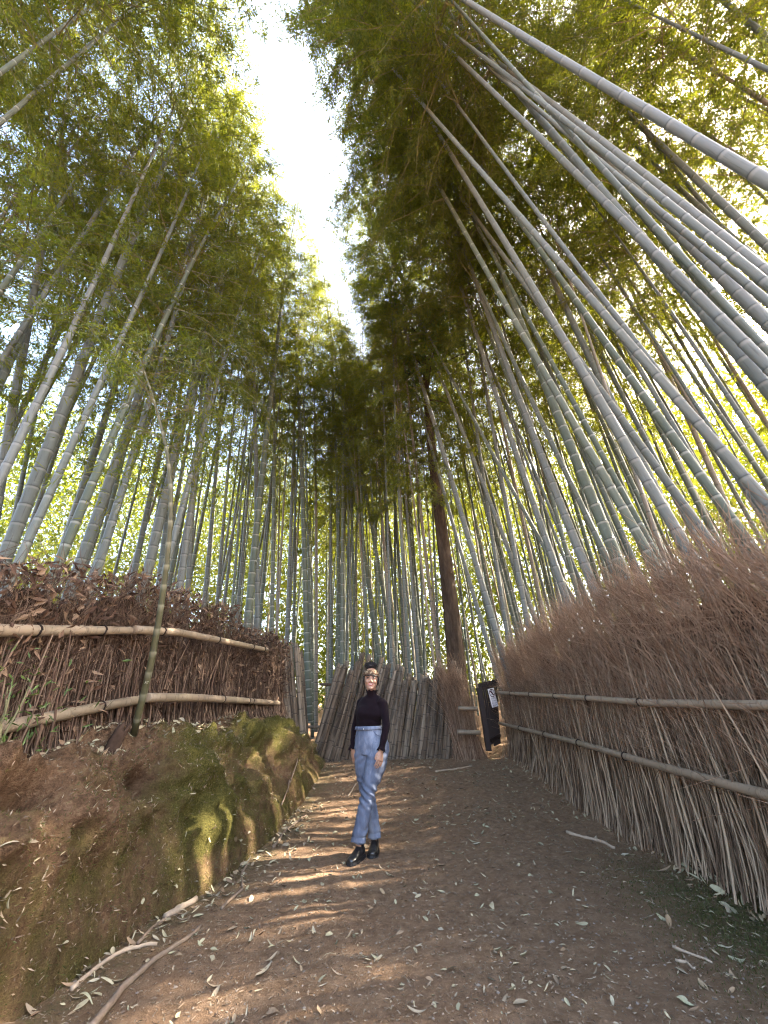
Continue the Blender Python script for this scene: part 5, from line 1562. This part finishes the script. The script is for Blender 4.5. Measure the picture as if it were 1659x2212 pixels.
# ---- hair: cap, bun and curls
hp_ = [ellipsoid(HP(0, -.022, .032), hs * .087, hf * .094, hu * .086), ellipsoid(HP(.078, -.008, -.004), hs * .016, hf * .048, hu * .060), ellipsoid(HP(-.078, -.008, -.004), hs * .016, hf * .048, hu * .060), ellipsoid(HP(0, -.06, -.03), hs * .062, hf * .045, hu * .06)]
hair = solid('hair', hp_, .005, HAIR, 4, lambda c: .006 * fbm(c * 60, 2, 8))
g = np.random.default_rng(99)
BPp = []
bc = HP(-.006, -.012, .143)
for k in range(260):
    d = unit(g.normal(0, 1, 3)); t = np.linspace(0, 1, 9)
    p0 = bc + (hs * d[0] * .056 + hf * d[1] * .05 + hu * d[2] * .030)
    u1 = unit(np.cross(d, g.normal(0, 1, 3))); u2 = np.cross(d, u1)
    r_ = g.uniform(.004, .009)
    BPp.append(p0[None] + (np.cos(t * 9) * r_)[:, None] * u1 + (np.sin(t * 9) * r_)[:, None] * u2 + (t * g.uniform(.008, .022))[:, None] * d)
V, F = tubes(np.array(BPp) - WP, np.full((260, 9), .0026), 5)
mb = MB(); mb.add(V, F)
e_ = ellipsoid(bc, hs * .055, hf * .05, hu * .032); mb.add(e_[0] - WP, e_[1])
mb.build('hair_bun', HAIR, hair)
# ---- headband: wide printed band with a dark edge
def band(name, z0, z1, grow, mat, n=40):
    a = np.arange(n) * 2 * math.pi / n
    V = []
    for f in np.linspace(0, 1, 6):
        z = z0 + (z1 - z0) * f; bul = grow + .004 * math.sin(f * math.pi)
        q = np.interp(z, [.02, .05, .075, .1, .118], [.0765, .0775, .074, .064, .050]); 
        tilt = -.018 * (1 - np.sin(a)) * .5
        zz = z + tilt * 1.6
        V.append(HP(0, 0, 0) + np.cos(a)[:, None] * hs * (q + .010 + bul) + (np.sin(a) * (q * 1.18 + .008 + bul) - .006)[:, None] * hf + zz[:, None] * hu)
    V = np.array(V)
    K = len(V); b = np.arange(K - 1)[:, None] * n; j = np.arange(n)[None]; j2 = (j + 1) % n
    mb = MB(); mb.add(V.reshape(-1, 3) - WP, np.stack([b + j, b + j2, b + n + j2, b + n + j], -1).reshape(-1, 4))
    return mb.build(name, mat, person)
hb = band('headband', .042, .096, .003, BAND)
eb = band('headband_edge', .031, .042, .0035, HAIR); eb.parent = hb
# ---- sweater
def sw_wrinkle(c):
    return .0035 * fbm(c * np.array([9, 9, 14]), 3, 14) + .002 * np.sin(c[:, 2] * 60 + 6 * fbm(c * 5, 2, 3))
tr = torso_rings(1.0, 1.0)
sw = [loft(tr[1:]), limb([shL + np.array([-.03, .02, .012]), shL + np.array([0, 0, -.005]), (shL + elL) / 2, elL, (elL + wrL) / 2, wrL + (wrL - elL) * -.02], [.052, .052, .046, .042, .037, .030]),
      limb([shR + np.array([.03, 0, .012]), shR + np.array([0, 0, -.005]), (shR + elR) / 2, elR, (elR + wrR) / 2, wrR + (wrR - elR) * -.02], [.052, .052, .046, .042, .037, .030]),
      limb([shL + np.array([-.01, .02, .0]), neck0 + np.array([0, .02, -.028]), shR + np.array([.01, 0, .0])], [.048, .058, .048]),
      limb([neck0 + np.array([0, .02, -.05]), neck0 + np.array([.002, .012, -.01]), neck0 + np.array([.004, .006, .036])], [.066, .060, .058]),
      ellipsoid(PT(1183, 2321, 4.76), SIDE * .075, FWD * .058, ZUP * .080), ellipsoid(PT(1222, 2321, 4.73), SIDE * .075, FWD * .058, ZUP * .080)]
sweater = solid('turtleneck', sw, .0055, KNIT, 26, sw_wrinkle)
def frill(name, c, axis, r0, r1, L, mat, parent, waves=9):
    ax = unit(axis); x_ = unit(np.cross(ax, [0.3, .9, .1])); y_ = np.cross(ax, x_)
    n = 54; a = np.arange(n) * 2 * math.pi / n; V = []
    for f in np.linspace(0, 1, 6):
        r = r0 + (r1 - r0) * f ** 1.4 + f * .006 * np.sin(a * waves)
        V.append(c + ax * L * f + r[:, None] * (np.cos(a)[:, None] * x_ + np.sin(a)[:, None] * y_) + (f * .005 * np.cos(a * waves * .7))[:, None] * ax)
    V = np.array(V); b = np.arange(5)[:, None] * n; j = np.arange(n)[None]; j2 = (j + 1) % n
    mb = MB(); mb.add(V.reshape(-1, 3) - WP, np.stack([b + j, b + j2, b + n + j2, b + n + j], -1).reshape(-1, 4))
    return mb.build(name, mat, parent)
frill('cuff_frill', wrL - unit(wrL - elL) * .035, wrL - elL, .030, .044, .045, KNIT, sweater)
frill('cuff_frill', wrR - unit(wrR - elR) * .035, wrR - elR, .030, .042, .045, KNIT, sweater)
frill('collar_frill', neck0 + np.array([.003, .008, .022]), np.array([.05, -.12, 1]), .060, .066, .030, KNIT, sweater, 12)
# ---- jeans
def jeans_fold(c):
    zz = c[:, 2] - WP[2]
    knee = np.exp(-((zz - .50) / .12) ** 2); hip_ = np.exp(-((zz - .84) / .09) ** 2); hem_ = np.exp(-((zz - .17) / .08) ** 2)
    w = fbm(c * 6, 2, 61)
    return (.0075 * knee * np.sin(zz * 85 + c[:, 0] * 45 + 5 * w) + .005 * hip_ * np.sin(zz * 75 - c[:, 0] * 35 + 5 * w) + .006 * hem_ * np.sin(zz * 70 + 6 * w) + .004 * fbm(c * np.array([14, 14, 7]), 3, 62))
je = [loft([ring(1200, 2364, 39.5, .093, 4.82), ring(1203, 2385, 45, .104, 4.82), ring(1208, 2410, 54, .118, 4.82), ring(1211, 2435, 57, .122, 4.82), ring(1211, 2455, 52, .112, 4.81)]), limb(PL_, RL_, 20), limb(PR_, RR_, 20)]
jeans = solid('jeans', je, .0055, DENIM, 5, jeans_fold)
SEAM = plain('denim_seam', (0.13, 0.16, 0.25), .85, .2, .3)
n = 40; a = np.arange(n) * 2 * math.pi / n
c0, w0, d0 = ring(1200, 2366, 40.5, .096, 4.82); V = []
for dz, gr in ((-.036, .004), (-.034, .010), (-.002, .008), (0, .003)):
    V.append(c0 + np.array([0, 0, dz + .008]) + np.cos(a)[:, None] * SIDE * (w0 + gr - dz * .18) + np.sin(a)[:, None] * FWD * (d0 + gr - dz * .18))
V = np.array(V); b = np.arange(3)[:, None] * n; j = np.arange(n)[None]; j2 = (j + 1) % n
mb = MB(); mb.add(V.reshape(-1, 3) - WP, np.stack([b + j, b + j2, b + n + j2, b + n + j], -1).reshape(-1, 4)); mb.build('waistband', DENIM, jeans)
def front_pt(u, zrel):
    """point just proud of the front of the hips: u -1..1 across, zrel below the waistband"""
    k = np.interp(zrel, [0, .06, .13, .2], [0, .45, .9, 1.0]); oy = 2366 + zrel * 330
    cc, ww, dd_ = ring(1200 + 11 * k, oy, 40.5 + 16 * k, .096 + .028 * k, 4.82)
    ang_ = math.pi / 2 - u * 1.25
    return cc + math.cos(ang_) * SIDE * (ww + .005) + math.sin(ang_) * FWD * (dd_ + .005)
bt = front_pt(-.12, .018) + FWD * .008
lens('button', bt, SIDE * .009, ZUP * .009, FWD, METAL, .005, 14).parent = jeans
def seam(pts, r=.0022, name='seam', mat=SEAM):
    mb = MB(); add_tube(mb, np.array(pts) - WP, r, 6); mb.build(name, mat, jeans)
seam([front_pt(-.12, .035), front_pt(-.12, .08), front_pt(-.12, .125), front_pt(-.08, .16)])
seam([front_pt(.42, .035), front_pt(.46, .065), front_pt(.60, .085), front_pt(.85, .085)], .003, 'pocket_edge')
seam([front_pt(-.62, .035), front_pt(-.66, .065), front_pt(-.76, .085), front_pt(-.95, .085)], .003, 'pocket_edge')
for u in (.34, -.5):
    seam([front_pt(u, -.008) + FWD * .006, front_pt(u, .014) + FWD * .008, front_pt(u, .036) + FWD * .006], .005, 'belt_loop', DENIM)
# hems
frill('hem', PL_[-1] + np.array([0, 0, .03]), np.array([-.05, 0, -1]), RL_[-1] + .001, RL_[-1] + .003, .04, DENIM, jeans, 3)
frill('hem', PR_[-1] + np.array([0, 0, .03]), np.array([.03, 0, -1]), RR_[-1] + .001, RR_[-1] + .003, .04, DENIM, jeans, 3)
# ---- boots
def boot(an, toe_dir, L, lift_name):
    td = unit(np.array([toe_dir[0], toe_dir[1], 0])); sd = np.cross(td, ZUP)
    z0 = float(soil_z(an[0], an[1])) - .004
    A0 = np.array([an[0], an[1], z0])
    rows = [(-.066, .026, .030, .060), (-.055, .036, .034, .075), (-.02, .040, .048, .090), (.03, .040, .044, .080), (.08, .043, .036, .058), (.13, .048, .030, .043), (.165, .045, .026, .036), (.19, .032, .020, .028), (.20, .016, .012, .020)]
    k = L / .26
    N = 20; a = np.arange(N) * 2 * math.pi / N; V = []
    for (s_, w, hh, zc) in rows:
        ca, sa = np.cos(a), np.sin(a)
        V.append(A0 + td * s_ * k + (ca * w)[:, None] * sd + (zc * .5 + .022 + sa * (zc * .5 + .006))[:, None] * ZUP)
    up = close(np.array(V))
    shaft = limb([A0 + ZUP * .05 - td * .012, A0 + ZUP * .12 - td * .010, an + np.array([0, 0, .04])], [.043, .040, .043], 18, 1.0, sd)
    bo = solid('boot', [up, shaft], .0042, LEATHER, 3)
    V = []
    for (s_, w, hh, zc) in [(-.070, .022, 0, 0)] + rows + [(.206, .012, 0, 0)]:
        V.append([(s_ * k, w + .005)])
    prof = np.array([v_[0] for v_ in V]); ptsL = [A0 + td * s_ + sd * w for s_, w in prof]; ptsR = [A0 + td * s_ - sd * w for s_, w in prof[::-1]]
    ol = np.array(ptsL + ptsR); nO = len(ol); cen = ol.mean(0)
    mb = MB(); V = np.concatenate([ol, cen + (ol - cen) * 1.02 + ZUP * .012, cen + (ol - cen) * .985 + ZUP * .030]); 
    q = np.array([[r_ * nO + i, r_ * nO + (i + 1) % nO, (r_ + 1) * nO + (i + 1) % nO, (r_ + 1) * nO + i] for r_ in (0, 1) for i in range(nO)])
    mb.add(V - WP, q); mb.F.append(np.array([list(range(nO))[::-1], [2 * nO + i for i in range(nO)]])); mb.M.append(np.zeros(2))
    mb.build('sole', SOLE, bo, smooth=False)
    mb = MB(); el = [A0 + td * (-.012 + s_) + sd * .0425 * sg_ * 1.0 + ZUP * z_ for s_, z_ in ((-.02, .13), (0, .10), (.02, .13)) for sg_ in (1,)]
    return bo
boot(anL, PT(1146, 2800, 4.56) - anL, .265, 'boot')
boot(anR, PT(1212, 2776, 4.74) - anR, .255, 'boot')
